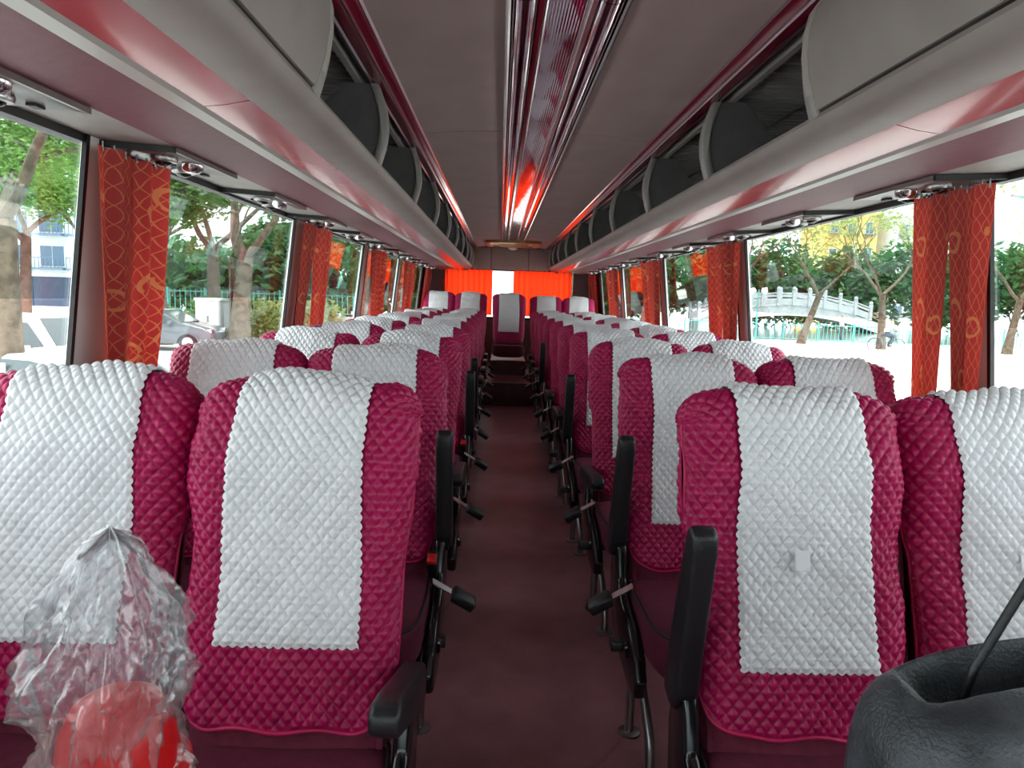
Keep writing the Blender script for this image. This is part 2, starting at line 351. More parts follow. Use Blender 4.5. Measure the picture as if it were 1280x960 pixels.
# ------------------------------------------------------------------ luggage racks
A1 = (1.19, 1.617); B1 = (.995, 1.606); C1 = (.824, 1.628); D1 = (.755, 1.612); E1 = (.663, 1.627)
DIVL = [1.60, 2.42, 3.42, 4.44, 5.46, 6.48, 7.5, 8.5, 9.4, 10.1]
DIVR = [1.64, 2.48, 3.46, 4.50, 5.54, 6.58, 7.6, 8.6, 9.45, 10.1]
for sg, side, DV in ((-1, 'left', DIVL), (1, 'right', DIVR)):
    rk = tag(empty('luggage_rack', (sg * .9, 0, 1.62)), 'long overhead luggage rack with rose band above the %s windows' % side, 'luggage rack', 'overhead luggage racks')
    Y0, Y1 = YF + .02, YR - .06
    def part(name, prof, mt, y0=Y0, y1=Y1, parent=rk, sheet=0, **k):
        b = MB(); pr = [(sg * p[0], p[1]) for p in prof]
        if sheet: b.sheet(pr, y0, y1, sheet * sg)
        else: b.prism(pr, y0, y1)
        b.v = [(x - sg * .9, y, z - 1.62) for x, y, z in b.v] if parent is rk else b.v
        return b.obj(name, mt, parent, **k)
    part('soffit_panel', [A1, B1, (B1[0], 1.65), (A1[0], 1.65)], M['grey'])
    part('mauve_panel', [B1, C1, (C1[0], 1.66), (B1[0], 1.66)], M['purple'])
    part('trim_strip', [(C1[0] - .002, 1.64), (C1[0] - .002, 1.622), (C1[0] - .012, 1.612), (D1[0] + .01, 1.606), (D1[0], 1.612), (D1[0], 1.64)], M['trim'])
    sm = [Y0] + [1.48 + 1.0 * i for i in range(-2, 9)] + [Y1]
    sm = [y for y in sm if Y0 <= y <= Y1]
    for i in range(len(sm) - 1):
        part('rose_panel', [D1, (.71, 1.617), E1, (E1[0], 1.65), (D1[0], 1.65)], M['pink'], sm[i] + .002, sm[i + 1] - .002, smooth=True, ang=.5)
    lip = [E1, (.63, 1.627), (.60, 1.632), (.578, 1.642), (.565, 1.656), (.5605, 1.672), (.566, 1.684), (.58, 1.688), (.60, 1.680), (.63, 1.66), (E1[0], 1.65)]
    part('rack_lip', lip, M['grey'], smooth=True, ang=.7)
    part('rack_floor', [(.62, 1.66), (1.18, 1.67), (1.18, 1.68), (.62, 1.672)], M['rack'])
    part('back_panel', [(1.14, 1.66), (1.18, 1.66), (1.18, 2.0), (1.06, 2.0), (1.06, 1.99)], M['rack'])
    part('upper_panel', [(.58, 1.962), (1.1, 1.985), (1.1, 2.0), (.58, 2.0)], M['rack'])
    b = MB(); y = 0.2
    while y < 8: b.box(.66, 1.02, y, y + .016, 1.958, 1.975); y += .045
    b.v = [(sg * x - sg * .9, y_, z - 1.62) for x, y_, z in b.v]
    tag(b.obj('ribs', M['rackarm'], rk), kind='stuff')
    part('aluminium_rail', [(.625, 1.935), (.645, 1.935), (.645, 1.962), (.625, 1.962)], M['rackarm'])
    part('rear_rail', [(.748, 1.846), (.756, 1.846), (.756, 1.854), (.748, 1.854)], M['steel'])
    # burgundy rail with chrome edges
    part('burgundy_rail', [(.584, 1.937), (.572, 1.932), (.555, 1.934), (.53, 1.941), (.513, 1.952), (.513, 1.975), (.6, 1.975), (.6, 1.945)], M['rail'], smooth=True, ang=.6)
    part('chrome_edge', [(.584, 1.937), (.589, 1.933), (.594, 1.937), (.594, 1.945), (.586, 1.945)], M['chrome'])
    part('chrome_edge', [(.513, 1.952), (.507, 1.948), (.501, 1.953), (.503, 1.965), (.513, 1.965)], M['chrome'])
    part('chrome_bead', [(.549, 1.9365), (.546, 1.933), (.541, 1.9355), (.543, 1.939)], M['chrome'])
    # dividers: crescent arms
    def arc(o_=0): return [(.572 + o_ - .030 * sin(PI * t) - .006 * (1 - t), 1.672 + .262 * t) for t in [i / 10 for i in range(11)]]
    for k, yd in enumerate(DV):
        dv = part('rack_divider', arc() + [(.68, 1.934), (.76, 1.86), (.80, 1.76), (.80, 1.672)], M['rack'], yd, yd + .022)
        q = arc(-.004); q2 = arc(.024)[::-1]
        f = MB(); f.prism([(sg * x - sg * .9, z - 1.62) for x, z in q + q2], yd - .012, yd + .034); f.obj('arm_edge', M['rackarm'], dv, bev=.004, seg=1)
    for k in range(8):
        for xx in (.70, .86):
            y = 1.95 + k * 1.0 + (0 if xx < .8 else .3)
            b = MB(); b.box(-.03, .03, -.02, .02, -.008, .008); o = b.obj('bracket', M['dark'], rk, (sg * (xx - .9), y, .335)); f = MB(); f.box(-.035, .035, .02, .026, -.01, .01); f.obj('bracket_edge', M['trim'], o)
    # closed flap door at the front
    door = [(.560, 1.690), (.550, 1.72), (.538, 1.76), (.530, 1.81), (.530, 1.86), (.540, 1.905), (.558, 1.932)]
    yd = DV[0]
    part('flap_door', door + [(p[0] + .018, p[1]) for p in door[::-1]], M['grey'], YF + .1, yd - .008, smooth=True, ang=.7)
    part('flap_edge', [(p[0] - .003, p[1]) for p in door] + [(p[0] + .022, p[1]) for p in door[::-1]], M['trim'], yd - .01, yd + .02, smooth=True, ang=.7)
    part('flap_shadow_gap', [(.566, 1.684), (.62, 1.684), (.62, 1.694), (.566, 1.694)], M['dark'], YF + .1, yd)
    part('end_cap', [C1, (C1[0], 1.97), (.60, 1.97), (.572, 1.93), (.55, 1.80), (.561, 1.67), (.59, 1.635), E1, D1], M['grey'], Y1 - .005, Y1 + .02)

# service units under the racks
def service_unit(sg):
    r = empty('reading_light_unit')
    def bx(name, x0, x1, y0, y1, z0, z1, m_, p=r, **k):
        b = MB(); b.box(min(sg * x0, sg * x1), max(sg * x0, sg * x1), y0, y1, z0, z1); return b.obj(name, m_, p, **k)
    bx('recess', -.095, .095, 0, .42, -.006, .004, M['service'], bev=.003, seg=1)
    bx('front_flange', -.098, .098, -.010, .002, -.011, .004, M['dark'])
    bx('side_flange', -.1, -.09, 0, .42, -.008, .004, M['service'])
    for i, y in enumerate((.10, .31)):
        b = MB(); b.lathe([(.034, 0), (.036, -.008), (.033, -.016), (.024, -.018)], (sg * (.02 if i else -.02), y, -.004), 18); v = b.obj('air_nozzle', M['steel'], r, smooth=True, ang=.6)
        b = MB(); b.lathe([(.024, -.012), (.020, -.022), (.010, -.027), (.003, -.028)], (sg * (.02 if i else -.02), y, -.004), 14); b.obj('nozzle_ball', M['gloss_black'], v, smooth=True)
    b = MB(); b.lathe([(.03, 0), (.028, -.018), (.018, -.026), (.004, -.028)], (sg * -.05, .21, -.004), 16); b.obj('lamp_lens', M['chrome'], r, smooth=True, ang=.8)
    b = MB()
    for i in range(5): b.box(sg * .03 - .022, sg * .03 + .022, .17 + i * .014, .176 + i * .014, -.012, -.004)
    b.obj('speaker_grille', M['dark'], r)
    bx('call_button', -.02, .0, .37, .40, -.012, -.004, M['dark'])
    return r
ORD = ['first', 'second', 'third', 'fourth', 'fifth', 'sixth', 'seventh', 'eighth', 'ninth', 'tenth', 'eleventh', 'twelfth']
for sg, side in ((-1, 'left'), (1, 'right')):
    proto = None
    for k in range(11):
        o = service_unit(sg) if proto is None else copy_tree(proto)
        if proto is None: proto = o
        o.location = (sg * 1.093, 1.08 + .8 * k, 1.606); o.rotation_euler.y = sg * -.056
        tag(o, 'reading light and air nozzle unit above the %s windows, %s from the front' % (side, ORD[k]), 'light unit', 'reading light units under the racks')

# ================================================================== seats
HT = .072   # half thickness of the backrest
def path(s):
    """centre line surface path on the front/top/back of the backrest. s metres from the hem level; returns (y, z, ny, nz, halfwidth)"""
    tl = math.atan(.26); dy, dz = sin(tl), cos(tl)          # direction up along the back
    z0, y0 = .40, .075 + .26 * (.40 - .9)
    L = (1.035 - HT - z0) / dz + .035
    ny, nz = -cos(tl), sin(tl)                                # front normal
    if s <= L:
        y, z = y0 + dy * s, z0 + dz * s
        bulge = .018 * math.exp(-((z - .93) / .10) ** 2) + .012 * math.exp(-((z - .58) / .13) ** 2)
        bulge *= min(1, max(0, (L - s) / .09)) ** 2 * (3 - 2 * min(1, max(0, (L - s) / .09)))
        return y + ny * (HT + bulge), z + nz * (HT + bulge), ny, nz, z
    cy, cz = y0 + dy * L, z0 + dz * L
    a = (s - L) / HT
    if a < PI:
        n = Vector((ny, nz)); t = Vector((dy, dz)); q = n * cos(a) + t * sin(a)
        return cy + q.x * HT, cz + q.y * HT, q.x, q.y, cz
    r = s - L - PI * HT
    return cy - dy * r - ny * HT, cz - dz * r - nz * HT, -ny, -nz, cz - dz * r
LTOP = (1.035 - HT - .40) / cos(math.atan(.26)) + .035
def halfw(z): # outline width by height
    w = .198 + .010 * (1 / (1 + math.exp(-(z - .80) / .018)))
    w -= .006 * max(0, (.62 - z) / .2)
    return w
def drop_(x, w, r=.062):
    ax = abs(x); d = .022 * (x / w) ** 2
    if ax > w - r:
        q = min(1, (ax - (w - r)) / r); d += r * (1 - math.sqrt(max(0, 1 - q * q)))
    return d
def surf(x, s, off):
    y, z, ny, nz, cz = path(s)
    w = halfw(cz)
    xx = max(-1, min(1, x)) * w
    # arc-length-ish parameter: x in [-1,1] maps to front face and rolls round the side
    r = .05; flat = w - r; arcl = r * PI / 2; tot = flat + arcl
    u = abs(x) * tot
    if u <= flat: px, d, nx, nn = u, 0, 0, 1
    else:
        a = (u - flat) / r; px = flat + r * sin(a); d = r * (1 - cos(a)); nx, nn = sin(a), cos(a)
    d += (.012 + .008 * min(1, max(0, (s - LTOP + .1) / .1))) * (px / w) ** 2
    sg = 1 if x >= 0 else -1
    return Vector((sg * (px + nx * off), y - ny * d + ny * nn * off, z - nz * d + nz * nn * off)), tot
def quilt(u, v, cu, cv):
    a = abs(sin(PI * (u / cu + v / cv))); b_ = abs(sin(PI * (u / cu - v / cv)))
    m_ = min(a, b_); return (1 - math.exp(-4.2 * m_)) * (.62 + .38 * a * b_)
def wr(u, v, sd):
    return .0022 * sin(u * 23 + v * 31 + sd) + .0018 * sin(u * 57 - v * 19 + sd * 2.3) + .0012 * sin(v * 83 + u * 41 + sd * 1.7)

def backrest_mesh():
    b = MB(); nu, nv = 29, 46; S1 = LTOP + PI * HT + LTOP - .02
    def fn(i, j):
        return surf(-1 + 2 * i / (nu - 1), S1 * j / (nv - 1), 0)[0]
    b.grid(nu, nv, fn)
    # close the sides roughly with a core slab
    bb = MB(); 
    for i in range(nv):
        pass
    pr = []
    tl = math.atan(.26); y0, z0 = .075 + .26 * (.40 - .9), .40
    def cpt(t, off): return (y0 + sin(tl) * t - cos(tl) * off, z0 + cos(tl) * t + sin(tl) * off)
    b.prism([cpt(0, .055), cpt(LTOP, .03), cpt(LTOP + .03, 0), cpt(LTOP, -.03), cpt(0, -.055)], -.182, .182, 'x')
    return b.mesh('backrest', M['maroon'], smooth=True, ang=1.1)
def cover_mesh(sd):
    b = MB(); nu, nv = 216, 430; s0 = .036; s1 = LTOP + PI * HT + .22; r = .085
    hs = [(s0, s1)]
    def edge(x):   # rounded lower corners
        ax = abs(x); W_ = .93
        k = (ax - (W_ - .34)) / .34
        return s0 + (.075 * (1 - math.sqrt(max(0, 1 - min(1, k) ** 2))) if k > 0 else 0) + .004 * sin(x * 9 + sd)
    def fn(i, j):
        x = -1 + 2 * i / (nu - 1)
        zz = path(s0)[4]
        sb = edge(x)
        s = sb + (s1 - sb) * j / (nv - 1)
        cz = path(s)[4]
        # hem narrower below shoulder: cover reaches full side wrap above, only the front below
        k = 1 / (1 + math.exp(-(cz - .765) / .012)) if s < LTOP + .05 else 1
        xx = x * (.94 + .06 * k)
        P, tot = surf(xx, s, 0)
        u, v = xx * tot, s
        near = min(1, (s - sb) / .012) * min(1, (1 - abs(x)) * tot / .010)
        off = .006 + (.0078 * quilt(u, v, .0235, .030) * (min(1, max(0, (abs(u) - .122) / .01)) if s > {1: .172, 5: .20, 9: .19}[sd] else 1) + wr(u, v, sd)) * max(0, near) + .003 * sin(x * 5 + s * 14 + sd) * near
        return surf(xx, s, off)[0]
    random.seed(sd)
    n = b.grid(nu, nv, fn)
    me = b.mesh('seat_cover', M['magenta'], smooth=True)
    # piping round the hem
    p = MB(); pts = []
    vs = b.v
    for j in range(int(nv * .60), -1, -4): pts.append(vs[j * nu + 0])
    for i in range(4, nu - 4, 5): pts.append(vs[i])
    for j in range(0, int(nv * .60), 4): pts.append(vs[j * nu + nu - 1])
    p.tube(pts, .0042, 6)
    pm = p.mesh('piping', M['piping'], smooth=True)
    return me, pm
def white_mesh(sd, tw=.272, bw=.272, sbot=.185, skew=0):
    b = MB(); nu, nv = 126, 430; s0 = sbot; s1 = LTOP + PI * HT + .16
    def fn(i, j):
        t = -1 + 2 * i / (nu - 1)
        s = s0 + (s1 - s0) * j / (nv - 1)
        hw = (bw + (tw - bw) * min(1, (s - s0) / .5)) / 2
        u = t * hw + skew * (s - s0) + .003 * sin(s * 12 + sd)
        # scalloped edge
        e = abs(t)
        if e > .93: u += math.copysign(.0045 * abs(sin(PI * s / .0165)) * (e - .93) / .07, t)
        sv = s
        if j < 5: sv -= .0045 * abs(sin(PI * u / .0165)) * (5 - j) / 5
        tot = surf(0, sv, 0)[1]
        q = quilt(u, sv, .0225, .0280)
        ed = min(1, (1 - e) * hw / .005) ; eb = min(1, j / 4)
        off = .0140 + .0078 * q * min(ed, eb) + wr(u, s, sd) + .003 * sin(u / tot * 5 + s * 14 + sd)
        return surf(u / tot, sv, off)[0]
    random.seed(sd + 9)
    b.grid(nu, nv, fn)
    return b.mesh('headrest_cover', M['white'], smooth=True)
def cushion_mesh():
    b = MB(); nu, nv = 25, 30
    def sq(a, e): return math.copysign(abs(a) ** e, a)
    def fn(i, j):
        u = 2 * PI * i / nu; v = -PI / 2 + PI * j / (nv - 1)
        x = .205 * sq(cos(v), .35) * sq(cos(u), .4); y = .255 * sq(cos(v), .35) * sq(sin(u), .4); z = .075 * sq(sin(v), .6)
        z += .02 * (-y / .25) if z > 0 else 0
        return (x, -.27 + y, .36 + z + .008 * (x / .2) ** 2)
    b.grid(nu, nv, fn, closed_u=True)
    return b.mesh('cushion', M['cushion'], smooth=True)
def cush_pipe():
    b = MB(); n = 40; pts = []
    def sq(a, e): return math.copysign(abs(a) ** e, a)
    for i in range(n + 1):
        u = 2 * PI * i / n; pts.append((.2 * sq(cos(u), .4), -.27 + .25 * sq(sin(u), .4), .418 + .012 * (-sq(sin(u), .4)) ))
    b.tube(pts, .004, 6, False); return b.mesh('cushion_piping', M['dark'], smooth=True)
ME = {}
ME['back'] = backrest_mesh(); ME['cush'] = cushion_mesh(); ME['cpipe'] = cush_pipe()
ME['cov'] = [cover_mesh(s) for s in (1, 5, 9)]
ME['wh'] = [white_mesh(1, .246, .256, .158), white_mesh(5, .246, .258, .188), white_mesh(9, .252, .26, .175)]
def arm_mesh():
    b = MB()   # along -y from the pivot, top slightly domed
    pr = [(.03, -.028), (.03, .02), (.0, .034), (-.28, .026), (-.335, .020), (-.352, .004), (-.345, -.022), (-.31, -.032), (-.10, -.045), (-.02, -.055)]
    b.prism(pr, -.0235, .0235, 'x'); return b.mesh('armrest', M['black'], bev=.010, seg=3)
def side_mesh():
    b = MB()
    pr = [(-.035, .53), (-.10, .545), (-.125, .50), (-.145, .43), (-.20, .395), (-.33, .375), (-.42, .335), (-.455, .285), (-.44, .235), (-.38, .215), (-.24, .235), (-.10, .265), (-.035, .33), (-.02, .43)]
    b.prism(pr, -.016, .016, 'x'); return b.mesh('side_panel', M['gloss_black'], bev=.010, seg=3)
ME['arm'] = arm_mesh(); ME['side'] = side_mesh()
def buckle(sgn, red):
    """stalk and buckle sticking out into the aisle; sgn = direction to the aisle"""
    b = MB(); b.prism([(-.012, -.06), (.012, -.06), (.012, .0), (-.012, .0)], -.002, .002, 'x'); st = b.mesh('stalk', M['chrome'])
    return st
b = MB(); b.box(-.015, .015, -.025, .025, -.036, .036); ME['bk'] = b.mesh('seat_belt_buckle', M['black'], bev=.006)
b = MB(); b.box(-.0135, .0135, -.016, .016, -.008, .008); ME['btn'] = b.mesh('release_button', M['red_plastic'], bev=.003, seg=1)
b = MB(); b.box(-.002, .002, -.012, .012, -.045, .045); ME['stalk'] = b.mesh('metal_tongue', M['chrome'])
b = MB(); b.lathe([(.018, -.006), (.022, 0), (.018, .006)], axis='x', n=14); ME['pivot'] = b.mesh('pivot_cap', M['gloss_black'], smooth=True, ang=.6)
b = MB(); b.box(-.026, .026, -.010, .010, -.002, .002); 
rnd = random.Random(3)
def make_seat(v, aisle=None, armang=None, name='coach_seat', red=False, bkl=True, sink=0):
    t = empty(name)
    link('backrest', ME['back'], t)
    cm, pm = ME['cov'][v % 3]; c = link('seat_cover', cm, t); link('cover_piping', pm, c)
    link('headrest_cover', ME['wh'][v % 3], t)
    cu = link('cushion', ME['cush'], t); link('cushion_piping', ME['cpipe'], cu)
    if aisle is not None:
        ax = aisle * .232
        sp = link('side_panel', ME['side'], t, (aisle * .222, 0, 0)); link('pivot_cap', ME['pivot'], sp, (aisle * .018, -.07, .50)); link('pivot_cap', ME['pivot'], sp, (aisle * .018, -.33, .31))
        if armang is not None:
            a = link('armrest', ME['arm'], t, (ax, -.065, .525)); a.rotation_euler.x = -math.radians(armang)
        if bkl:
            k = link('seat_belt_buckle', ME['bk'], t, (aisle * .30, -.235, .40)); k.rotation_euler = (.35, -aisle * .95, -.25 * aisle)
            link('metal_tongue', ME['stalk'], k, (0, 0, .06 if aisle > 0 else .06))
        if red:
            k = link('seat_belt_buckle', ME['bk'], t, (aisle * .205, -.16, .47)); k.rotation_euler = (.5, 0, 0)
            link('release_button', ME['btn'], k, (0, -.01, .034))
    return t
LW, LA, RA, RWX = -.965, -.520, .454, .908
armL = {0: 22, 1: 76, 2: 8, 3: 76, 4: 76, 5: 5, 6: 5, 7: 5, 8: 5, 9: 5}
armR = {0: 76, 1: 76, 2: 8, 3: 76, 4: 5, 5: 5, 6: 76, 7: 5, 8: 5, 9: 5}
def yrow(k): return 1.3 + .8 * k
def base_frame(): 
    t = empty('seat_base')
    b = MB(); b.lathe([(.032, 0), (.032, .005), (.012, .008)], (0, 0, 0), 18); b.obj('foot_plate', M['steel'], t, (.0, -.22, .001), smooth=True, ang=.5)
    b = MB(); b.tube([(0, -.22, .004), (0, -.22, .29)], .0135, 12); b.obj('rear_post', M['steel'], t, smooth=True, ang=.6)
    b = MB(); b.tube([(.005, -.24, .27), (.012, -.30, .20), (.018, -.355, .125), (.02, -.385, .09), (.02, -.40, .05), (.02, -.402, .004)], .0135, 12); b.obj('front_leg', M['steel'], t, smooth=True, ang=.6)
    b = MB(); b.lathe([(.032, 0), (.032, .005), (.012, .008)], (0, 0, 0), 18); b.obj('foot_plate', M['steel'], t, (.02, -.402, .001), smooth=True, ang=.5)
    b = MB(); b.box(-.07, .82, -.25, -.21, .262, .29); b.obj('cross_beam', M['black'], t, bev=.004)
    b = MB(); b.box(.70, .74, -.40, -.05, .0, .27); b.obj('wall_support', M['black'], t, bev=.004)
    return t
bp = None
for k in range(10):
    y = yrow(k)
    for side, xs in (('left', (LW, LA)), ('right', (RWX, RA))):
        for j, x in enumerate(xs):
            isA = j == 1; sd = 1 if side == 'left' else -1
            v = rnd.randrange(3) if k else ((1 if side == 'left' else 0) if isA else 2)
            o = make_seat(v, sd if isA else None, (armL if side == 'left' else armR).get(k) if isA else None, red=(isA and side == 'left' and k in (1, 2, 3)), bkl=(isA and k > 0))
            o.location = (x + (.012 if k and side == 'right' and isA else 0) + rnd.uniform(-.004, .004), y + rnd.uniform(-.01, .01) + (.03 if not isA else 0), 0 if k < 8 else -.0)
            o.rotation_euler = (rnd.uniform(-.02, .02) if k > 1 else 0, 0, rnd.uniform(-.01, .01))
            tag(o, 'magenta quilted %s seat with white headrest strip, %s row on the %s' % ('aisle' if isA else 'window', ORD[k], side), 'seat', 'magenta coach seats in rows')
        if bp is None: bp = base_frame(); o = bp
        else: o = copy_tree(bp)
        if side == 'right': o.location = (.268, y, 0)
        else: o.location = (-.34, y, 0)
        o.scale = (1 if side == 'right' else -1, 1, 1)
        tag(o, 'steel tube legs under the %s row seats on the %s' % (ORD[k], side), 'seat legs', 'tubular seat legs')
def patch(seat_me, s0_, sd, u0=-.012, hw=.014, hh=.019):
    b = MB(); n = 9
    for lay in (.0240, .0215):
        b.grid(n, n, lambda i, j: surf((u0 + hw * (-1 + 2 * i / (n - 1))) / surf(0, s0_, 0)[1], s0_ + hh * (-1 + 2 * j / (n - 1)), lay + (.0015 if lay > .023 else 0) + wr(u0, s0_, sd))[0])
    return b.mesh('pocket_patch', M['white'], smooth=True)
PM = patch(None, .36, 1)
for o in [q for q in C.objects if q.get('label', '').endswith('first row on the right')]:
    if o.get('category') == 'seat':
        hc = [c_ for c_ in o.children if c_.name.startswith('headrest_cover')][0]; link('pocket_patch', PM, hc)
# rear bench: five seats on the raised floor
BZ = .205
for j, (x, y, dz, lb) in enumerate(((-.965, 9.35, 0, 'far left'), (-.535, 9.35, 0, 'second from the left'), (-.022, 9.08, .0, 'middle'), (.476, 9.35, -.02, 'second from the right'), (.915, 9.35, -.02, 'far right'))):
    o = make_seat(j, 1 if j in (0, 1) else None, None, bkl=False)
    if j in (0, 1):
        for c_ in list(o.children):
            if c_.name.startswith('side_panel'): 
                for q in list(c_.children): bpy.data.objects.remove(q)
                bpy.data.objects.remove(c_)
    o.location = (x, y, BZ + dz)
    tag(o, 'magenta quilted seat with white strip on the raised rear bench, %s' % lb, 'seat', 'rear bench seats')
bb = tag(empty('bench_plinth', (0, 9.3, .0)), 'dark maroon plinth carrying the rear bench seats', 'plinth')
b = MB(); b.box(-1.15, -.34, -.35, 1.0, 0.003, .47); b.obj('plinth_box', M['step'], bb)
b = MB(); b.box(.34, 1.15, -.35, 1.0, 0.003, .45); b.obj('plinth_box', M['step'], bb)
b = MB(); b.box(-.24, .2, -.55, .6, .262, .44); b.obj('plinth_box', M['step'], bb)

# ================================================================== curtains
b = MB(); b.tube([(0, 0, .012), (0, 0, -.012)], .003, 6); HOOK = b.mesh('hook', M['chrome'])
def curtain(name, sg, top, bot, zt=1.585, zb=.70, folds=4, amp=.022, seed=0, label='', mid=None, mt=None, zref=1.0):
    rn = random.Random(seed); ph = rn.uniform(0, 6); f2 = rn.uniform(1.3, 2.1)
    nu, nv = 61, 40; b = MB(); uvs = []
    def yz(t, z):
        q = (zt - z) / (zt - zref)
        a0 = top[0] + (bot[0] - top[0]) * q; a1 = top[1] + (bot[1] - top[1]) * q
        if mid: w_ = sin(PI * min(1, max(0, q))); a0 += mid[0] * w_; a1 += mid[1] * w_
        return a0 + (a1 - a0) * t
    def fn(i, j):
        t = i / (nu - 1); z = zt + (zb - zt) * j / (nv - 1)
        tt = t + .03 * sin(2 * PI * t * 1.5 + ph) + .012 * sin(z * 5 + t * 9 + ph)
        x = amp * (sin(2 * PI * folds * tt + ph) + .45 * sin(2 * PI * folds * f2 * tt + ph * 2 + z * 1.5)) * (.65 + .35 * t)
        uvs.append((t * .42 + .1 * x, z))
        yy = yz(t + .012 * sin(2 * PI * folds * 2 * t + ph), z)
        return (sg * (xw(z) - .052 - .02 + x), yy, z)
    b.grid(nu, nv, fn)
    me = bpy.data.meshes.new(name); me.from_pydata(b.v, [], b.f); me.materials.append(mt or M['curtain'])
    uv = me.uv_layers.new(name='UVMap')
    for l in me.loops: uv.data[l.index].uv = uvs[l.vertex_index]
    for p in me.polygons: p.use_smooth = True
    root = empty(name)
    o = link('cloth', me, root)
    # hooks
    for i in range(7):
        t = (i + .5) / 7; link('hook', HOOK, root, (sg * (xw(zt) - .07), top[0] + (top[1] - top[0]) * t, zt))
    tag(root, label, 'curtain', 'brocade side curtains')
    return root
CU = [
 (-1, (1.765, 2.14), (1.88, 2.15), 3, (.0, .02), 'wide red and gold brocade curtain at the first left pillar'),
 (-1, (3.60, 3.80), (3.62, 3.76), 2, None, 'front one of the pair of red brocade curtains at the second left pillar'),
 (-1, (3.80, 4.15), (3.93, 4.15), 3, None, 'rear one of the pair of red brocade curtains at the second left pillar'),
 (-1, (5.42, 6.10), (5.62, 6.22), 4, None, 'red brocade curtain at the third left pillar from the front'),
 (-1, (7.35, 8.10), (7.55, 8.25), 4, None, 'red brocade curtain at the fourth left pillar from the front'),
 (-1, (9.35, 10.1), (9.35, 10.1), 4, None, 'red brocade curtain beside the left end of the rear bench'),
 (1, (1.845, 2.05), (1.92, 2.03), 2, None, 'broad pale-edged red brocade curtain at the first right pillar, nearer of the two'),
 (1, (2.02, 2.20), (2.10, 2.23), 2, None, 'red and gold brocade curtain at the first right pillar, further of the two'),
 (1, (3.78, 4.06), (3.93, 4.10), 3, None, 'red brocade curtain at the second right pillar, nearer of the two'),
 (1, (4.06, 4.34), (4.19, 4.37), 3, None, 'red brocade curtain at the second right pillar, further of the two'),
 (1, (5.70, 6.40), (5.85, 6.32), 4, None, 'red brocade curtain at the third right pillar from the front'),
 (1, (7.75, 8.45), (7.9, 8.45), 4, None, 'red brocade curtain at the fourth right pillar from the front'),
 (1, (9.45, 10.2), (9.5, 10.2), 4, None, 'red brocade curtain beside the right end of the rear bench'),
]
for i, (sg, tp, bt, fo, md, lb) in enumerate(CU):
    curtain('side_curtain', sg, tp, bt, folds=fo, seed=i * 7 + 2, label=lb, mid=md, amp=.02 if i not in (0, 6, 7) else .016)
def rear_curtain(x0, x1, seed, label):
    b = MB(); nu, nv = 90, 12; rn = random.Random(seed); ph = rn.uniform(0, 6)
    def fn(i, j):
        t = i / (nu - 1); z = 1.625 - .66 * j / (nv - 1); x = x0 + (x1 - x0) * t
        return (x, YR - .05 + .016 * sin(x * 75 + ph + .6 * sin(x * 13)) + .008 * sin(x * 160 + z * 2), z)
    b.grid(nu, nv, fn); r = empty('rear_curtain'); b.obj('cloth', M['rearcurtain'], r, smooth=True)
    h = MB(); h.tube([(x0, YR - .045, 1.627), (x1, YR - .045, 1.627)], .005, 6); h.obj('curtain_rail', M['dark'], r)
    tag(r, label, 'curtain', 'orange-red rear window curtains')
rear_curtain(-.96, -.262, 1, 'plain glowing orange-red curtain on the left half of the rear window')
rear_curtain(.045, .905, 4, 'plain glowing orange-red curtain on the right half of the rear window')

# ================================================================== outside
GZ = -1.05
M['road'] = mat('pale_concrete_road', (206, 204, 200), .85, noise=.6, rgb2=(196, 194, 190))
M['pave'] = mat('pale_paving', (200, 196, 188), .85, noise=2, rgb2=(186, 182, 174))
M['bark'] = mat('grey_brown_bark', (112, 100, 84), .9, noise=6, rgb2=(74, 64, 52), bump=(30, .8))
M['bark2'] = mat('reddish_bark', (118, 84, 72), .9, noise=6, rgb2=(86, 60, 50), bump=(30, .8))
def leafmat(name, a, b_): return mat(name, a, .6, noise=1.6, rgb2=b_, trans=(tuple(min(255, int(c * 1.15)) for c in a), .35))
M['leaf'] = leafmat('fresh_green_leaves', (112, 150, 70), (60, 98, 48))
M['leaf2'] = leafmat('deep_green_leaves', (70, 118, 66), (38, 80, 50))
M['leaf3'] = leafmat('yellow_green_leaves', (168, 176, 110), (110, 134, 70))
M['teal'] = mat('teal_painted_railing', (92, 178, 172), .5)
M['stone'] = mat('pale_stone', (196, 198, 200), .8, noise=3, rgb2=(180, 182, 186))
M['wht'] = mat('white_paint', (236, 236, 234), .4)
M['carwhite'] = mat('white_car_paint', (238, 240, 240), .2, coat=.6)
M['cargrey'] = mat('dark_grey_car_paint', (86, 92, 98), .25, .4, coat=.7)
M['carglass'] = mat('car_glass', (52, 66, 68), .06, spec=.9)
M['tyre'] = mat('tyre_rubber', (30, 30, 30), .8)
M['navy'] = mat('navy_hoarding', (52, 64, 88), .6)
M['bwall'] = mat('white_building_wall', (226, 228, 228), .8)
M['bblue'] = mat('blue_grey_window_glass', (96, 124, 148), .2)
M['yellow'] = mat('yellow_building_wall', (232, 200, 120), .8)
M['cab'] = mat('grey_utility_cabinet', (126, 134, 134), .5)
M['skin'] = mat('skin', (190, 140, 112), .6)
M['shirt'] = mat('white_shirt_cloth', (235, 235, 235), .8)
M['trouser'] = mat('dark_trousers', (52, 56, 70), .8)

b = MB(); b.box(-160, 160, -40, 200, GZ - .2, GZ); struct(b.obj('ground', M['road']))
b = MB(); b.box(13, 40, -20, 43, GZ, GZ + .12); struct(b.obj('sidewalk', M['pave']))

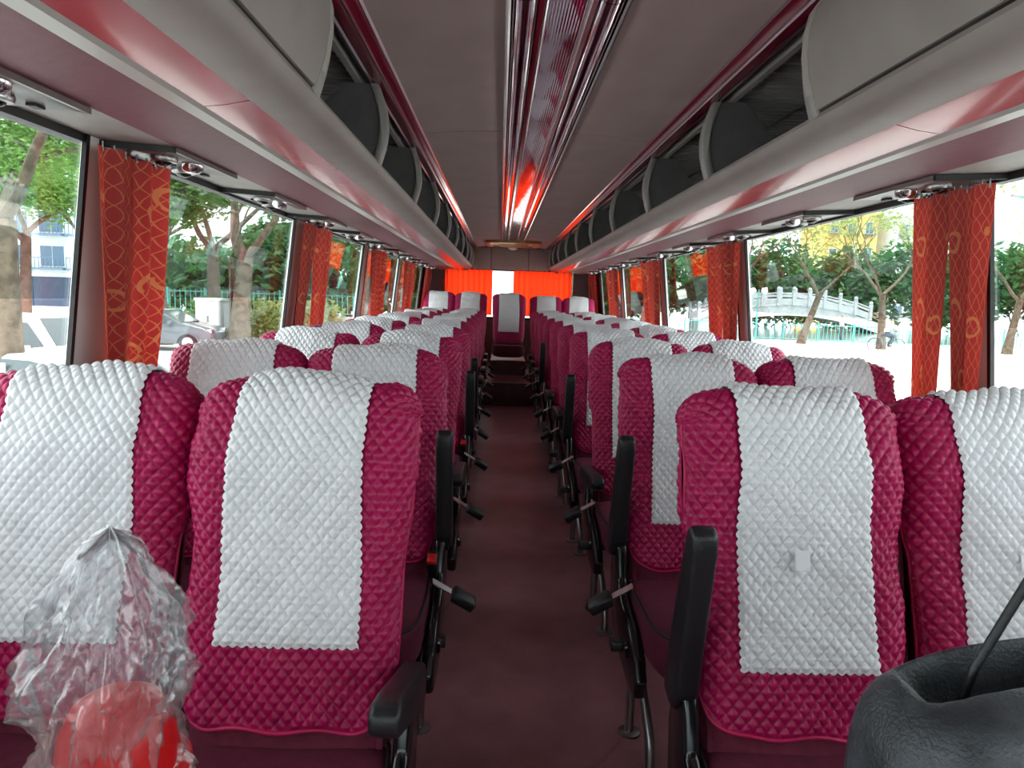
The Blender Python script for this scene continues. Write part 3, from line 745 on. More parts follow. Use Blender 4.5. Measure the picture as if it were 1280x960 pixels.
def leaf_cloud(b, c, R, n, size, rn, shell=.55):
    for _ in range(n):
        while True:
            d = Vector((rn.gauss(0, 1), rn.gauss(0, 1), rn.gauss(0, 1)))
            if d.length > .01: break
        d.normalize(); rr = shell + (1 - shell) * rn.random()
        p = Vector((c[0] + d.x * R[0] * rr, c[1] + d.y * R[1] * rr, c[2] + d.z * R[2] * rr))
        a = Vector((rn.uniform(-1, 1), rn.uniform(-1, 1), rn.uniform(-.6, .6))).normalized()
        q = a.cross(Vector((rn.uniform(-1, 1), rn.uniform(-1, 1), rn.uniform(-1, 1)))).normalized()
        s_ = size * rn.uniform(.6, 1.3)
        b.quad(p - a * s_, p + q * s_ * .45, p + a * s_, p - q * s_ * .45)
def branch(b, p, d, L, r, depth, rn, tips, spread=.7, bend=.25):
    pts = [p]; rs = [r]; n = 5
    for i in range(n):
        d = (d + Vector((rn.uniform(-bend, bend), rn.uniform(-bend, bend), rn.uniform(-bend * .4, bend * .6)))).normalized()
        p = p + d * (L / n); pts.append(p); rs.append(r * (1 - .45 * (i + 1) / n))
    b.tube(pts, rs, 8 if depth > 2 else 5, False)
    if depth == 0: tips.append(p); return
    for k in range(rn.choice((2, 3)) if depth > 1 else 3):
        nd = (d + Vector((rn.uniform(-1, 1), rn.uniform(-1, 1), rn.uniform(-.2, .7))) * spread).normalized()
        branch(b, pts[rn.choice((3, 4, 5))] if k else p, nd, L * rn.uniform(.6, .8), rs[-1] * (.9 if k == 0 else .65), depth - 1, rn, tips, spread, bend)
def tree(loc, label, h=2.5, r=.22, L=2.4, depth=3, leaves=60, size=.16, cr=.9, lm='leaf', bm='bark', seed=1, lean_=(0, 0), group=None, name='tree', roots=0, crown=()):
    rn = random.Random(seed); t = empty(name, loc); b = MB(); tips = []
    P = [Vector((0, 0, -.05)), Vector((lean_[0] * .3, lean_[1] * .3, h * .35)), Vector((lean_[0] * .7, lean_[1] * .7, h * .7)), Vector((lean_[0], lean_[1], h))]
    b.tube(P, [r * 1.5, r * 1.05, r * .9, r * .85], 12, False)
    for k in range(3):
        an = 2 * PI * k / 3 + rn.uniform(-.4, .4)
        branch(b, P[-1] - Vector((0, 0, .15 * k)), Vector((cos(an) * .7, sin(an) * .7, .75)).normalized(), L, r * .48, depth - 1, rn, tips)
    for k in range(roots):
        an = rn.uniform(0, 6.28); q = r * rn.uniform(.85, 1.0); b.tube([(q * cos(an) * 1.5, q * sin(an) * 1.5, -.05), (q * cos(an), q * sin(an), h * .25), (q * .85 * cos(an + .3), q * .85 * sin(an + .3), h)], [r * .22, r * .16, r * .1], 6, False)
    b.obj('trunk', M[bm], t, smooth=True)
    f = MB()
    for p in tips: leaf_cloud(f, p, (cr, cr, cr * .75), leaves, size, rn, .1)
    for (cc, RR, nn, ss) in crown:
        for _ in range(9):
            q = (cc[0] + rn.uniform(-.6, .6) * RR[0], cc[1] + rn.uniform(-.6, .6) * RR[1], cc[2] + rn.uniform(-.6, .6) * RR[2]); leaf_cloud(f, q, [v * .45 for v in RR], nn // 9, ss, rn, .2)
    if leaves: tag(f.obj('foliage', M[lm], t), kind='stuff')
    tag(t, label, 'tree', group); return t
def bush(loc, R, n, label, lm='leaf2', size=.2, seed=0, name='shrub', cat='shrub', blobs=7):
    rn = random.Random(seed); t = empty(name, loc); f = MB()
    for k in range(blobs):
        c = (rn.uniform(-.7, .7) * R[0], rn.uniform(-.6, .6) * R[1], R[2] * rn.uniform(.3, .75))
        leaf_cloud(f, c, (R[0] * .4, R[1] * .5, R[2] * .38), n // blobs, size, rn, .5)
    tag(f.obj('foliage', M[lm], t), kind='stuff')
    b = MB()
    for k in range(4): b.tube([(rn.uniform(-.3, .3) * R[0], 0, 0), (rn.uniform(-.5, .5) * R[0], 0, R[2] * .6)], [.08, .03], 6, False)
    b.obj('stems', M['bark'], t)
    tag(t, label, cat); return t

# ---- left side
tree((-5.95, 8.3, GZ), 'big mottled tree trunk at the left edge, beside the white car', 3.0, .17, 1.6, 3, 60, .05, .7, 'leaf', 'bark', 14, (-.1, .2), roots=0, crown=[((-.5, 1.6, 4.55), (1.5, 1.6, 1.15), 16000, .042)])
tree((-13.6, 20.0, GZ), 'leafy tree with brown aerial roots behind the white car', 3.6, .15, 2.3, 4, 40, .10, .9, 'leaf', 'bark2', 5, (.2, 0), roots=8, crown=[((-.5, 0, 4.8), (3.2, 2.4, 1.6), 14000, .075)])
tree((-13.2, 27.5, GZ), 'slim tree behind the grey sedan, nearest the sedan bonnet', 3.4, .20, 2.0, 4, 30, .14, 1.0, 'leaf', 'bark', 8, (-.2, 0), crown=[((.4, 0, 5.6), (2.8, 2.2, 1.9), 9000, .13)])
tree((-9.8, 26.0, GZ), 'thick pale tree trunk right of the utility cabinet', 3.4, .33, 3.0, 4, 40, .16, 1.2, 'leaf2', 'bark', 21, (.3, 0), roots=12, crown=[((.8, 2, 7.0), (4.5, 3, 2.2), 9000, .16)])
tree((-13.5, 33, GZ), 'tall dark leafy tree behind the thick trunk', 4.0, .3, 3.2, 4, 70, .24, 1.4, 'leaf2', 'bark', 33)
tree((-19.5, 36, GZ), 'leafy green tree beyond the teal fence, left of the slim tree', 3.0, .3, 3.0, 4, 50, .24, 1.3, 'leaf', 'bark', 36)
tree((-6.8, 34, GZ), 'dark tree filling the view behind the second left window', 3.0, .3, 3.2, 4, 80, .26, 1.5, 'leaf2', 'bark', 41)
bush((-9.3, 29.6, GZ), (2.8, 1.2, 1.9), 2600, 'bright green shrub right of the thick tree trunk', 'leaf3', .14, 3)
bush((-14.4, 31, GZ), (2.0, 1.0, 1.7), 1400, 'green shrub behind the white cabinet', 'leaf', .15, 4)
bush((-17, 46, GZ), (9.5, 4, 6.0), 8000, 'dark green hedge of trees along the far left side', 'leaf2', .4, 6, 'tree_mass', 'trees', 14)
bush((-13, 60, GZ), (9, 4, 8), 7000, 'dark green trees far behind the left windows', 'leaf2', .5, 7, 'tree_mass', 'trees', 14)
# teal fence with balusters
def railing(name, x0, y0, x1, y1, z0, h, step, mt, label, rails=(.12, .9), post=2.0, pt=.045, fin=False):
    t = empty(name, (x0, y0, z0)); d = Vector((x1 - x0, y1 - y0, 0)); L = d.length; d.normalize(); n_ = Vector((-d.y, d.x, 0))
    def bar(p, w, z_0, z_1, b):
        a = p - d * w / 2 - n_ * w / 2; pr = [a, a + d * w, a + d * w + n_ * w, a + n_ * w]
        b.prism([(q.x, q.y) for q in pr], z_0, z_1, 'z')
    for r in rails:
        b = MB(); b.tube([(0, 0, h * r), tuple(d * L + Vector((0, 0, h * r)))], pt * .6, 6); b.obj('rail', mt, t)
    u = 0
    while u <= L:
        b = MB(); bar(d * u, pt * 1.8, 0, h * 1.06, b); b.obj('post', mt, t); u += post
    b = MB(); u = step
    while u < L:
        bar(d * u, pt * .7, h * rails[0], h * (1.0 if fin else rails[-1]), b); u += step
    tag(b.obj('balusters', mt, t), kind='stuff')
    tag(t, label, 'railing'); return t
railing('teal_fence', -26, 38, -8, 38, GZ + .9, 1.25, .28, M['teal'], 'teal picket fence beyond the cabinet on the left side', fin=True)
b = MB(); b.box(-26, -8, 38.1, 38.5, GZ, GZ + .9); tag(b.obj('low_wall', M['stone']), 'low pale wall under the teal picket fence on the left', 'wall')
# navy hoarding and apartment building
t = tag(empty('hoarding', (-24, 30, GZ)), 'long navy blue hoarding behind the left trees', 'fence')
for k in range(9):
    b = MB(); b.box(-12 + k * 2.02, -10.02 + k * 2.02, 0, .08, 1.25, 2.5); b.obj('panel', M['navy'], t)
b = MB(); b.box(-12, 6.2, -.02, .1, 1.2, 1.26); b.box(-12, 6.2, -.02, .1, 2.55, 2.6); b.box(-12, 6.2, 0, .05, 0, 1.22); b.obj('frame', M['stone'], t)
def building(loc, w, d_, h, nx, nz_, label, wallm, winm, winw=1.6, winh=1.5, roofc=None, balc=True, rz=0, cols=None):
    t = empty('apartment_building', loc, rz); b = MB(); b.box(-w / 2, w / 2, 0, d_, 0, h); b.obj('wall', wallm, t)
    dx = w / nx; dz = h / nz_
    for i in range(nx):
        for j in range(nz_):
            cx_ = -w / 2 + dx * (i + .5); cz_ = dz * (j + .55)
            b = MB(); b.box(cx_ - winw / 2, cx_ + winw / 2, -.12, .05, cz_ - winh / 2, cz_ + winh / 2); f = b.obj('window_frame', M['wht'], t)
            b = MB(); b.box(cx_ - winw / 2 + .1, cx_ - .04, -.16, -.10, cz_ - winh / 2 + .1, cz_ + winh / 2 - .1); b.box(cx_ + .04, cx_ + winw / 2 - .1, -.16, -.10, cz_ - winh / 2 + .1, cz_ + winh / 2 - .1); b.obj('pane', winm, f)
            if balc:
                b = MB(); b.box(cx_ - winw * .62, cx_ + winw * .62, -1.0, 0, cz_ - winh / 2 - .25, cz_ - winh / 2 - .08)
                for q in range(9): xx = cx_ - winw * .6 + q * winw * .15; b.box(xx - .02, xx + .02, -1.0, -.96, cz_ - winh / 2 - .1, cz_ - winh / 2 + .75)
                b.box(cx_ - winw * .62, cx_ + winw * .62, -1.02, -.94, cz_ - winh / 2 + .75, cz_ - winh / 2 + .82); b.obj('balcony', M['bblue'] if balc == 2 else M['cab'], t)
    b = MB(); b.box(-w / 2 - .3, w / 2 + .3, -.3, d_ + .3, h, h + .4); b.obj('parapet', roofc or wallm, t)
    tag(t, label, 'building'); return t
building((-39, 62, GZ), 9.0, 10, 14.5, 3, 5, 'white apartment block with blue balconies seen through the first left window', M['bwall'], M['bblue'], 2.2, 1.9, balc=2)
building((-56, 66, GZ), 14.0, 10, 12, 4, 4, 'pale apartment block furthest to the left behind the trees', M['bwall'], M['bblue'], 1.8, 1.7)
# cars
def car(loc, rz, paint, label, L=4.4, Wd=1.75, H=1.45, suv=False):
    t = empty('car', loc, rz); h = H
    prof = ([(-.5, .32), (-.5, .55), (-.485, .66), (-.44, .70), (-.405, 1.0), (.16, 1.0), (.29, .70), (.47, .60), (.5, .45), (.5, .30)] if suv else
            [(-.5, .30), (-.5, .52), (-.49, .62), (-.36, .67), (-.24, .92), (-.12, .99), (.06, 1.0), (.26, .69), (.44, .58), (.49, .46), (.5, .28)])
    pts = [(x * L, z * h) for x, z in prof]
    def arch(cx_): return [(cx_ + .36 * cos(a), .28 + .34 * sin(a)) for a in [PI * i / 8 for i in range(9)]]
    low = arch(.31 * L)[0:] + arch(-.31 * L)
    b = MB(); n = len(pts); poly = pts + [(x, max(z, .2)) for x, z in low]
    def wv(z): return Wd / 2 - max(0, z - h * .62) * .42
    k0 = len(b.v)
    for sg in (-1, 1):
        for x, z in poly: b.v.append((x, sg * wv(z), z))
    k = len(poly)
    for i in range(k): j = (i + 1) % k; b.f.append((i, j, k + j, k + i))
    b.f.append(tuple(range(k))[::-1]); b.f.append(tuple(range(k, 2 * k)))
    b.obj('body', paint, t, bev=.035, seg=2)
    g = [(-.36, .69), (-.235, .90), (-.12, .955), (.05, .96), (.215, .69)] if not suv else [(-.43, .72), (-.395, .95), (.14, .95), (.25, .72)]
    for sg in (-1, 1):
        b = MB(); gp = [(x * L, z * h) for x, z in g]; kk = len(gp)
        for o_ in (0.004, .015):
            for x, z in gp: b.v.append((x, sg * (wv(z) + o_), z))
        for i in range(kk): j = (i + 1) % kk; b.f.append((i, j, kk + j, kk + i))
        b.f.append(tuple(range(kk))); b.f.append(tuple(range(kk, 2 * kk))); sgw = b.obj('side_window', M['carglass'], t)
        q = MB(); x_ = -.05 * L; q.box(x_ - .03, x_ + .03, min(sg * (wv(.83 * h) - .0), sg * (wv(.83 * h) + .03)), max(sg * wv(.83 * h), sg * (wv(.83 * h) + .03)), .72 * h, .93 * h); q.obj('door_post', paint, sgw)
    for (xa, za, xb, zb, nm) in (((.25, .71, .08, .985, 'windscreen') if not suv else (.28, .72, .165, .985, 'windscreen')), ((-.35, .69, -.235, .92, 'rear_window') if not suv else (-.443, .72, -.41, .97, 'rear_window'))):
        b = MB(); o_ = .02 * (1 if xa > 0 else -1)
        wa, wb = wv(za * h) - .08, wv(zb * h) - .08
        b.v = [(xa * L + o_, -wa, za * h + .012), (xa * L + o_, wa, za * h + .012), (xb * L + o_, wb, zb * h + .012), (xb * L + o_, -wb, zb * h + .012)]; b.v += [(x - o_, y, z - .03) for x, y, z in b.v]
        b.f = [(0, 1, 2, 3), (4, 7, 6, 5), (0, 4, 5, 1), (1, 5, 6, 2), (2, 6, 7, 3), (3, 7, 4, 0)]; b.obj(nm, M['carglass'], t)
    for cx_ in (.31 * L, -.31 * L):
        for sg in (-1, 1):
            b = MB(); b.lathe([(.31, -.09), (.32, -.05), (.32, .05), (.31, .09), (.21, .095)], (cx_, sg * (Wd / 2 - .12), .32), 22, 'y'); w = b.obj('wheel', M['tyre'], t, smooth=True, ang=.6)
            b = MB(); b.lathe([(.2, 0), (.19, sg * .02), (.05, sg * .03)], (cx_, sg * (Wd / 2 - .03), .32), 20, 'y')
            hb = b.obj('rim', M['trim'], w)
    for sg in (-1, 1):
        b = MB(); b.box(.455 * L, .492 * L, sg * Wd * .36 - .16, sg * Wd * .36 + .16, .46 * h, .56 * h); b.obj('headlamp', M['chrome'], t, bev=.02)
        b = MB(); b.box(-.505 * L, -.475 * L, sg * Wd * .40 - .12, sg * Wd * .40 + .12, .50 * h, .62 * h); b.obj('tail_lamp', M['red_plastic'], t, bev=.02)
        b = MB(); b.box(.17 * L, .20 * L, sg * (Wd / 2 + .06) - .09, sg * (Wd / 2 + .06) + .09, .66 * h, .75 * h); b.obj('wing_mirror', paint, t, bev=.02)
    tag(t, label, 'car'); return t
car((-12.4, 25.4, GZ), 0.0, M['cargrey'], 'dark grey sedan parked side-on behind the first left curtain')
car((-8.2, 12.2, GZ), -.25, M['carwhite'], 'large white estate car seen through the first left window', 4.7, 1.85, 1.72, True)
car((-5.9, 8.9, GZ + .0), 2.9, M['carwhite'], 'nearest white car, low at the left edge beside the mottled trunk', 4.3, 1.75, 1.45)
# cabinets
t = tag(empty('utility_cabinet', (-10.75, 28.4, GZ)), 'grey steel utility cabinet beside the thick tree trunk', 'cabinet')
b = MB(); b.box(-.65, .65, -.45, .45, .1, 1.75); b.obj('body', M['cab'], t, bev=.03)
b = MB(); b.box(-.7, .7, -.5, .5, 1.75, 1.83); b.obj('lid', M['cab'], t); b = MB(); b.box(-.6, -.02, -.48, -.45, .2, 1.65); b.obj('door', M['cab'], t); b = MB(); b.box(.02, .6, -.48, -.45, .2, 1.65); b.obj('door', M['cab'], t); b = MB(); b.box(-.6, .6, -.4, .4, 0, .1); b.obj('plinth', M['stone'], t)
t = tag(empty('notice_box', (-11.65, 28.2, GZ)), 'white box-shaped kiosk left of the grey utility cabinet', 'kiosk')
b = MB(); b.box(-.95, .75, -.4, .4, .15, 1.75); b.obj('body', M['wht'], t, bev=.03); b = MB(); b.box(-1.0, .8, -.45, .45, 1.75, 1.85); b.obj('lid', M['wht'], t); b = MB(); b.box(-.06, .06, -.42, -.40, .9, 1.15); b.obj('handle', M['cab'], t); b = MB(); b.box(-.9, .7, -.35, .35, 0, .16); b.obj('plinth', M['stone'], t)
for o in C.objects:
    if o.name in ('utility_cabinet', 'notice_box'): o.scale = (.52, 1, 1)

# ---- right side
railing('teal_railing', 8.0, 46, 34, 38.5, GZ + .1, 1.15, .22, M['teal'], 'teal lakeside railing running along the right-hand pavement', fin=True)
# stone bridge
t = tag(empty('stone_bridge', (26, 62, GZ)), 'pale stone arched bridge balustrade beyond the teal railing', 'bridge')
def by(x): return 2.3 - .022 * x * x
b = MB()
for i in range(28):
    x0, x1 = -8.4 + i * .6, -7.8 + i * .6
    b.prism([(x0, by(x0) - .9), (x1, by(x1) - .9), (x1, by(x1)), (x0, by(x0))], 0, 3)
b.obj('deck', M['stone'], t)
for i in range(12):
    xa = -8.4 + i * 1.4
    for yy in (0, 3):
        b = MB(); b.box(xa - .13, xa + .13, yy - .13, yy + .13, by(xa), by(xa) + 1.35); b.lathe([(.13, 1.35), (.17, 1.42), (.17, 1.55), (.08, 1.65)], (xa, yy, by(xa)), 8); b.obj('post', M['stone'], t)
        if i < 11:
            xb = xa + 1.4; b = MB()
            for (l0, l1) in ((.05, .62), (.78, .95), (1.05, 1.15)): b.prism([(xa + .13, by(xa) + l0), (xb - .13, by(xb) + l0), (xb - .13, by(xb) + l1), (xa + .13, by(xa) + l1)], yy - .06, yy + .06)
            b.obj('balustrade_panel', M['stone'], t)
M['water'] = mat('lake_water', (86, 108, 100), .12, spec=.8)
b = MB(); b.box(-6, 120, 46, 76, GZ - .1, GZ + .02); tag(b.obj('lake', M['water']), 'strip of grey-green lake water behind the teal railing on the right', 'water')
TR = [(12.9, 40.5, 'bark2', 13, 'leaf3', 'bare-branched tree with reddish trunk just left in the second right window', 0.3),
      (17.3, 40.0, 'bark', 17, 'leaf3', 'leaning grey trunk forking right in the middle of the second right window', .9),
      (20.4, 37.0, 'bark', 23, 'leaf3', 'forked grey tree beside the cyclist', -.2),
      (26.5, 36.0, 'bark', 29, 'leaf3', 'bare-branched tree partly behind the first right curtain', .4),
      (7.2, 36.0, 'bark2', 31, 'leaf3', 'thin tree seen through the third right window', .3),
      (30.5, 33.0, 'bark', 37, 'leaf', 'pale-twigged tree at the right edge behind the first right window', -.5)]
for (x, y, bm_, sd, lm_, lb, le) in TR:
    tree((x, y, GZ), lb, 3.0, .19, 2.5, 5, 9, .14, .9, lm_, bm_, sd, (le, 0), name='tree')
for i, (x, y, R, lb) in enumerate(((14, 66, (9, 4, 8.0), 'leftmost dark green tree mass behind the stone bridge'), (30, 72, (10, 4, 8.5), 'dark green tree mass right behind the stone bridge'), (50, 70, (12, 4, 9), 'green tree mass right of the bridge, behind the first right curtain'), (66, 64, (12, 5, 12), 'tall green tree mass at the far right edge'), (12, 82, (9, 4, 8), 'green trees far behind the third right window'))):
    bush((x, y, GZ), R, 9000, lb, 'leaf2', .42, 50 + i, 'tree_mass', 'trees', 16)
building((49.5, 100, GZ), 7.5, 8, 15.3, 3, 4, 'yellow building above the tree tops on the right', M['yellow'], M['bblue'], 1.2, 1.7)
building((58.5, 98, GZ), 7.5, 8, 15.0, 3, 4, 'white building right of the yellow one above the tree tops', M['bwall'], M['bblue'], 1.4, 1.5)
def lamp_post(x, y, h, label, arm=0):
    t = empty('street_lamp', (x, y, GZ)); b = MB()
    if arm: b.tube([(0, 0, 0), (0, 0, h * .7), (arm * .15, 0, h * .86), (arm * .5, 0, h * .96), (arm, 0, h)], [.10, .08, .07, .06, .05], 8)
    else: b.tube([(0, 0, 0), (0, 0, h)], [.07, .04], 8)
    b.obj('pole', M['teal'], t, smooth=True, ang=.6)
    if arm: b = MB(); b.box(arm - .1, arm + .5, -.12, .12, h - .06, h + .06); b.obj('lamp_head', M['trim'], t, bev=.03)
    else:
        for sx in (-.35, .35):
            b = MB(); b.lathe([(.04, -.2), (.18, -.1), (.2, .05), (.1, .18), (.02, .2)], (sx, 0, h - .1), 12); b.obj('globe', M['wht'], t, smooth=True)
        b = MB(); b.tube([(-.35, 0, h - .3), (0, 0, h - .15), (.35, 0, h - .3)], .025, 6); b.obj('bracket', M['teal'], t)
    tag(t, label, 'street lamp')
lamp_post(15.6, 42.5, 3.2, 'short teal lamp post with white globes in the second right window')
lamp_post(23.5, 28.5, 7.0, 'tall green street lamp with a curved arm at the right edge', -3.0)

# people
def person(name, loc, rz, label, joints, edges, parts, kids=()):
    t = empty(name, loc, rz)
    def skin(nm, J, E, m_, root=0):
        me = bpy.data.meshes.new(nm); me.from_pydata([j[:3] for j in J], E, []); o = bpy.data.objects.new(nm, me); C.objects.link(o); o.parent = t
        sk = o.modifiers.new('skin', 'SKIN'); sb = o.modifiers.new('sub', 'SUBSURF'); sb.levels = 2; sb.render_levels = 2
        for i, v in enumerate(me.skin_vertices[0].data): r = J[i][3]; v.radius = (r, r)
        me.skin_vertices[0].data[root].use_root = True; me.materials.append(m_); return o
    skin('body', joints, edges, M['skin'])
    for nm, J, E, m_ in parts: skin(nm, J, E, m_)
    tag(t, label, 'person'); return t
LEGS = lambda s_=.12: ([(0, 0, .95, .13), (.09, 0, .86, .10), (.10, s_ * .6, .48, .07), (.11, s_, .09, .05), (.11, s_ - .14, .05, .04), (-.09, 0, .86, .10), (-.10, -s_ * .4, .48, .07), (-.11, -s_, .09, .05), (-.11, -s_ - .14, .05, .04)],
    [(0, 1), (1, 2), (2, 3), (3, 4), (0, 5), (5, 6), (6, 7), (7, 8)])
body = [(0, 0, .98, .11), (0, 0, 1.2, .12), (0, 0, 1.40, .11), (0, 0, 1.50, .05), (0, -.01, 1.58, .075), (0, -.01, 1.68, .085), (.19, 0, 1.40, .05), (.24, .04, 1.12, .04), (.25, -.08, .90, .03), (-.19, 0, 1.40, .05), (-.24, -.03, 1.12, .04), (-.25, -.12, .90, .03)] + [(x, y, z - .0, r) for x, y, z, r in LEGS()[0][1:]]
bed = [(0, 1), (1, 2), (2, 3), (3, 4), (4, 5), (2, 6), (6, 7), (7, 8), (2, 9), (9, 10), (10, 11), (0, 12), (12, 13), (13, 14), (14, 15), (0, 16), (16, 17), (17, 18), (18, 19)]
shirt = ([(0, 0, .98, .145), (0, 0, 1.2, .15), (0, 0, 1.41, .14), (.20, 0, 1.40, .075), (.235, .03, 1.22, .06), (-.20, 0, 1.40, .075), (-.235, -.02, 1.22, .06)], [(0, 1), (1, 2), (2, 3), (3, 4), (2, 5), (5, 6)])
tj, te = LEGS(); tj = [(x, y, z, r + .02) for x, y, z, r in tj]
hair = ([(0, .02, 1.70, .085), (0, .03, 1.63, .08)], [(0, 1)])
person('person', (22.6, 46.0, GZ + .1), .6, 'person in a white shirt and dark trousers walking by the lake railing', body, bed,
       [('shirt', *shirt, M['shirt']), ('trousers', tj, te, M['trouser']), ('hair', *hair, M['dark'])])
# seated rider
sb = [(0, 0, .92, .12), (0, -.10, 1.15, .12), (0, -.18, 1.34, .11), (0, -.22, 1.44, .05), (0, -.25, 1.51, .075), (0, -.26, 1.61, .085), (.18, -.18, 1.33, .05), (.22, -.36, 1.15, .04), (.2, -.52, 1.08, .03), (-.18, -.18, 1.33, .05), (-.22, -.36, 1.15, .04), (-.2, -.52, 1.08, .03),
      (.10, -.05, .88, .10), (.13, -.38, .68, .07), (.13, -.18, .30, .05), (.13, -.30, .25, .04), (-.10, -.05, .88, .10), (-.13, -.40, .80, .07), (-.13, -.24, .44, .05), (-.13, -.36, .40, .04)]
ss = ([(0, 0, .92, .145), (0, -.10, 1.15, .15), (0, -.18, 1.34, .135), (.18, -.18, 1.33, .07), (.215, -.30, 1.2, .055), (-.18, -.18, 1.33, .07), (-.215, -.30, 1.2, .055)], [(0, 1), (1, 2), (2, 3), (3, 4), (2, 5), (5, 6)])
sj = ([(0, 0, .92, .14)] + [(x, y, z, r + .02) for x, y, z, r in sb[12:16]] + [(x, y, z, r + .02) for x, y, z, r in sb[16:20]], te)
CX_, CY_ = 19.6, 35.3
person('person', (CX_, CY_, GZ + .12), 1.2, 'cyclist in pale clothes riding past the forked tree', sb, bed, [('shirt', *ss, M['shirt']), ('trousers', *sj, M['trouser']), ('hair', [(0, -.23, 1.64, .085), (0, -.22, 1.57, .08)], [(0, 1)], M['dark'])])
t = tag(empty('bicycle', (CX_, CY_, GZ + .12), 1.2), 'dark bicycle ridden by the cyclist beside the forked tree', 'bicycle')
for yy in (.45, -.62):
    b = MB(); n = 24; b.tube([(0, yy + .32 * cos(2 * PI * i / n), .33 + .32 * sin(2 * PI * i / n)) for i in range(n + 1)], .02, 6, False); w = b.obj('wheel', M['tyre'], t, smooth=True)
    b = MB()
    for i in range(10): a = 2 * PI * i / 10; b.tube([(0, yy, .33), (0, yy + .3 * cos(a), .33 + .3 * sin(a))], .003, 4)
    b.obj('spokes', M['steel'], w)
b = MB()
for p, q in (((0, .45, .33), (0, .0, .30)), ((0, .45, .33), (0, .12, .80)), ((0, 0, .30), (0, .12, .80)), ((0, 0, .30), (0, -.45, .78)), ((0, .12, .76), (0, -.43, .84)), ((0, -.62, .33), (0, -.42, .95))): b.tube([p, q], .018, 6)
b.obj('frame', M['navy'], t); b = MB(); b.tube([(-.25, -.5, 1.05), (-.1, -.42, 1.0), (.1, -.42, 1.0), (.25, -.5, 1.05)], .014, 6); b.obj('handlebar', M['dark'], t); b = MB(); b.box(-.08, .08, -.02, .22, .80, .86); b.obj('saddle', M['dark'], t, bev=.02)

# ================================================================== foreground: hood, rod, plastic bag
t = tag(empty('dashboard_housing', (.490, .62, .0)), 'worn black plastic dashboard housing at the bottom right corner', 'dashboard')
def sqp(a, e): return math.copysign(abs(a) ** e, a)
def hood_pt(u, v):
    """rounded slab with a hollow in its top, higher at the back"""
    x = .265 * sqp(cos(v), .42) * sqp(cos(u), .45); y = .088 * sqp(cos(v), .42) * sqp(sin(u), .5); z = .20 * sqp(sin(v), .5)
    if z > 0:
        k = z / .20; z += k * (.012 * y / .088 + .036 * x / .265 - .014)
        d = math.exp(-((x + .09) / .11) ** 6 - ((y - .026) / .036) ** 6); z -= .10 * d * k
        y += k * .004 * sin(x * 14)
    return Vector((x, y, z))
b = MB(); nu, nv = 120, 110
b.grid(nu, nv, lambda i, j: hood_pt(2 * PI * i / nu, -PI / 2 + PI * j / (nv - 1)), closed_u=True)
M['worn'] = mat('worn_black_plastic', (80, 85, 90), .38, spec=.55, noise=22, rgb2=(50, 54, 58), bump=(260, .3))
hb = b.obj('housing', M['worn'], t, (.0, 0, .745), smooth=True)
b = MB(); ar = [(-.20 + .44 * i / 14, .775 + .125 * math.sqrt(max(0, 1 - ((i / 14 - .8) / .82) ** 2))) for i in range(15)]
b.prism([(-.21, .60)] + ar + [(.24, .60)], -.0925, -.078); b.obj('front_recess', M['dark'], t, (0, .002, .0), bev=.006)
b = MB(); b.tube([(-.03, .02, .86), (-.02, .02, .90), (.05, .02, 1.05), (.12, .02, 1.20)], .0045, 8)
tag(b.obj('thin_rod', M['black'], None, (.355, .62, .0), smooth=True), 'thin black rod rising from the black housing at the right edge', 'rod')

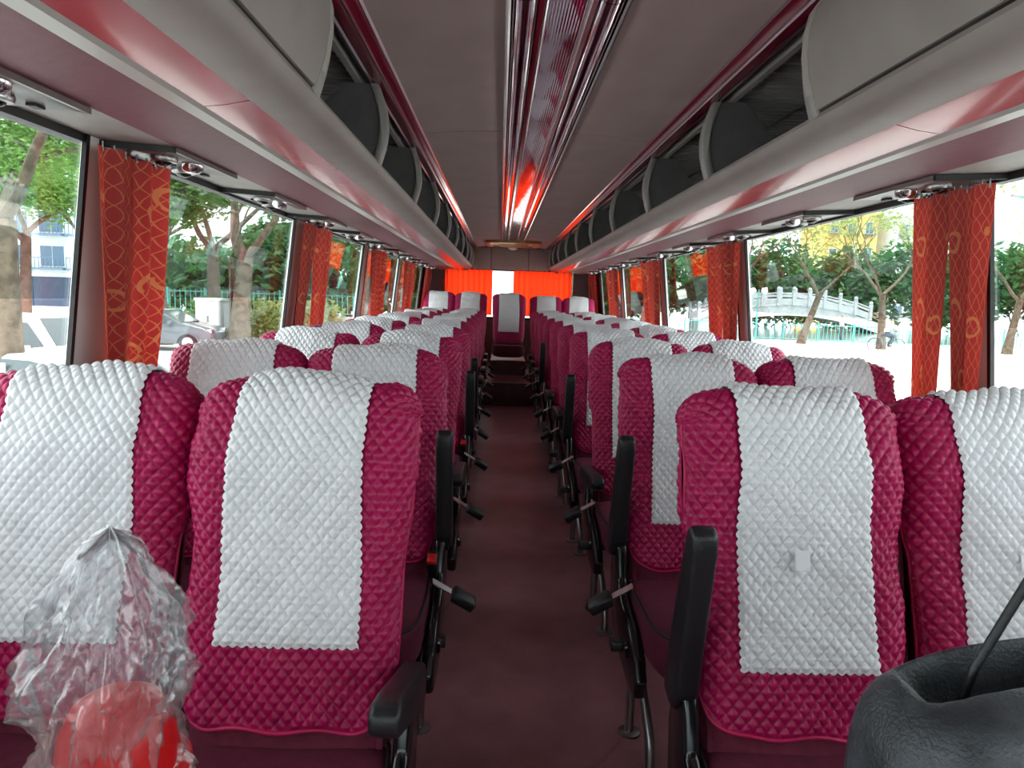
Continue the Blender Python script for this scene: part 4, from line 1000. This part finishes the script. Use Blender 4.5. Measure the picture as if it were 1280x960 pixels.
# red item in a clear bag
t = tag(empty('red_container', (-.625, .85, .32)), 'red rounded plastic object inside the clear bag at the lower left', 'container')
b = MB(); pr = [(.085, -.30), (.080, .10), (.076, .30), (.068, .36), (.052, .392), (.03, .405), (.004, .408)]
b.lathe(pr, (0, 0, 0), 32); b.obj('shell', M['red_plastic'], t, smooth=True, ang=.8)
b = MB(); b.lathe([(.083, .285), (.088, .292), (.088, .302), (.082, .308)], (0, 0, 0), 32); b.obj('rim', M['red_plastic'], t, smooth=True, ang=.8)
M['bag'] = bpy.data.materials.new('clear_plastic_film'); M['bag'].use_nodes = True; q = M['bag'].node_tree; q.nodes.remove(q.nodes['Principled BSDF'])
tr = q.nodes.new('ShaderNodeBsdfTransparent'); tr.inputs[0].default_value = (.95, .96, .97, 1); gl = q.nodes.new('ShaderNodeBsdfGlossy'); gl.inputs['Roughness'].default_value = .18; df = q.nodes.new('ShaderNodeBsdfDiffuse'); df.inputs[0].default_value = (.85, .88, .9, 1)
m1 = q.nodes.new('ShaderNodeMixShader'); m2 = q.nodes.new('ShaderNodeMixShader'); lw = q.nodes.new('ShaderNodeLayerWeight'); lw.inputs[0].default_value = .45
mm = q.nodes.new('ShaderNodeMath'); mm.operation = 'MULTIPLY_ADD'; mm.inputs[1].default_value = .35; mm.inputs[2].default_value = .06
q.links.new(lw.outputs['Facing'], mm.inputs[0]); m1.inputs[0].default_value = .11; q.links.new(tr.outputs[0], m1.inputs[1]); q.links.new(df.outputs[0], m1.inputs[2])
q.links.new(mm.outputs[0], m2.inputs[0]); q.links.new(m1.outputs[0], m2.inputs[1]); q.links.new(gl.outputs[0], m2.inputs[2]); q.links.new(m2.outputs[0], q.nodes['Material Output'].inputs['Surface'])
from mathutils import noise as mn
b = MB(); nu, nv = 150, 170
def bag(i, j):
    a = 2 * PI * i / nu; q_ = j / (nv - 1); z = .50 + .44 * q_
    env = .092 - .02 * math.exp(-((q_ - .42) / .12) ** 2)
    if q_ > .55: env *= 1 - (min(1, (q_ - .55) / .38)) ** 1.4 * .62
    if q_ > .93: env *= max(.02, 1 - ((q_ - .93) / .07) ** 2)
    p = Vector((cos(a) * 3.2, sin(a) * 3.2, z * 11))
    n1 = abs(mn.noise(p)) ; n2 = abs(mn.noise(p * 2.3 + Vector((7, 3, 1)))); n3 = abs(mn.noise(p * 5 + Vector((1, 9, 4))))
    r = env * (1 + .5 * (n1 - .25)) + .026 * n2 * env / .09 + .012 * n3 * env / .09
    return (r * cos(a) * 1.0 + .02 * q_, r * sin(a) * .95, z + .02 * (n1 - n2))
b.grid(nu, nv, bag, closed_u=True)
tag(b.obj('clear_plastic_bag', M['bag'], None, (-.645, .85, 0), smooth=True), 'crumpled clear plastic bag in front of the left window seat', 'bag')
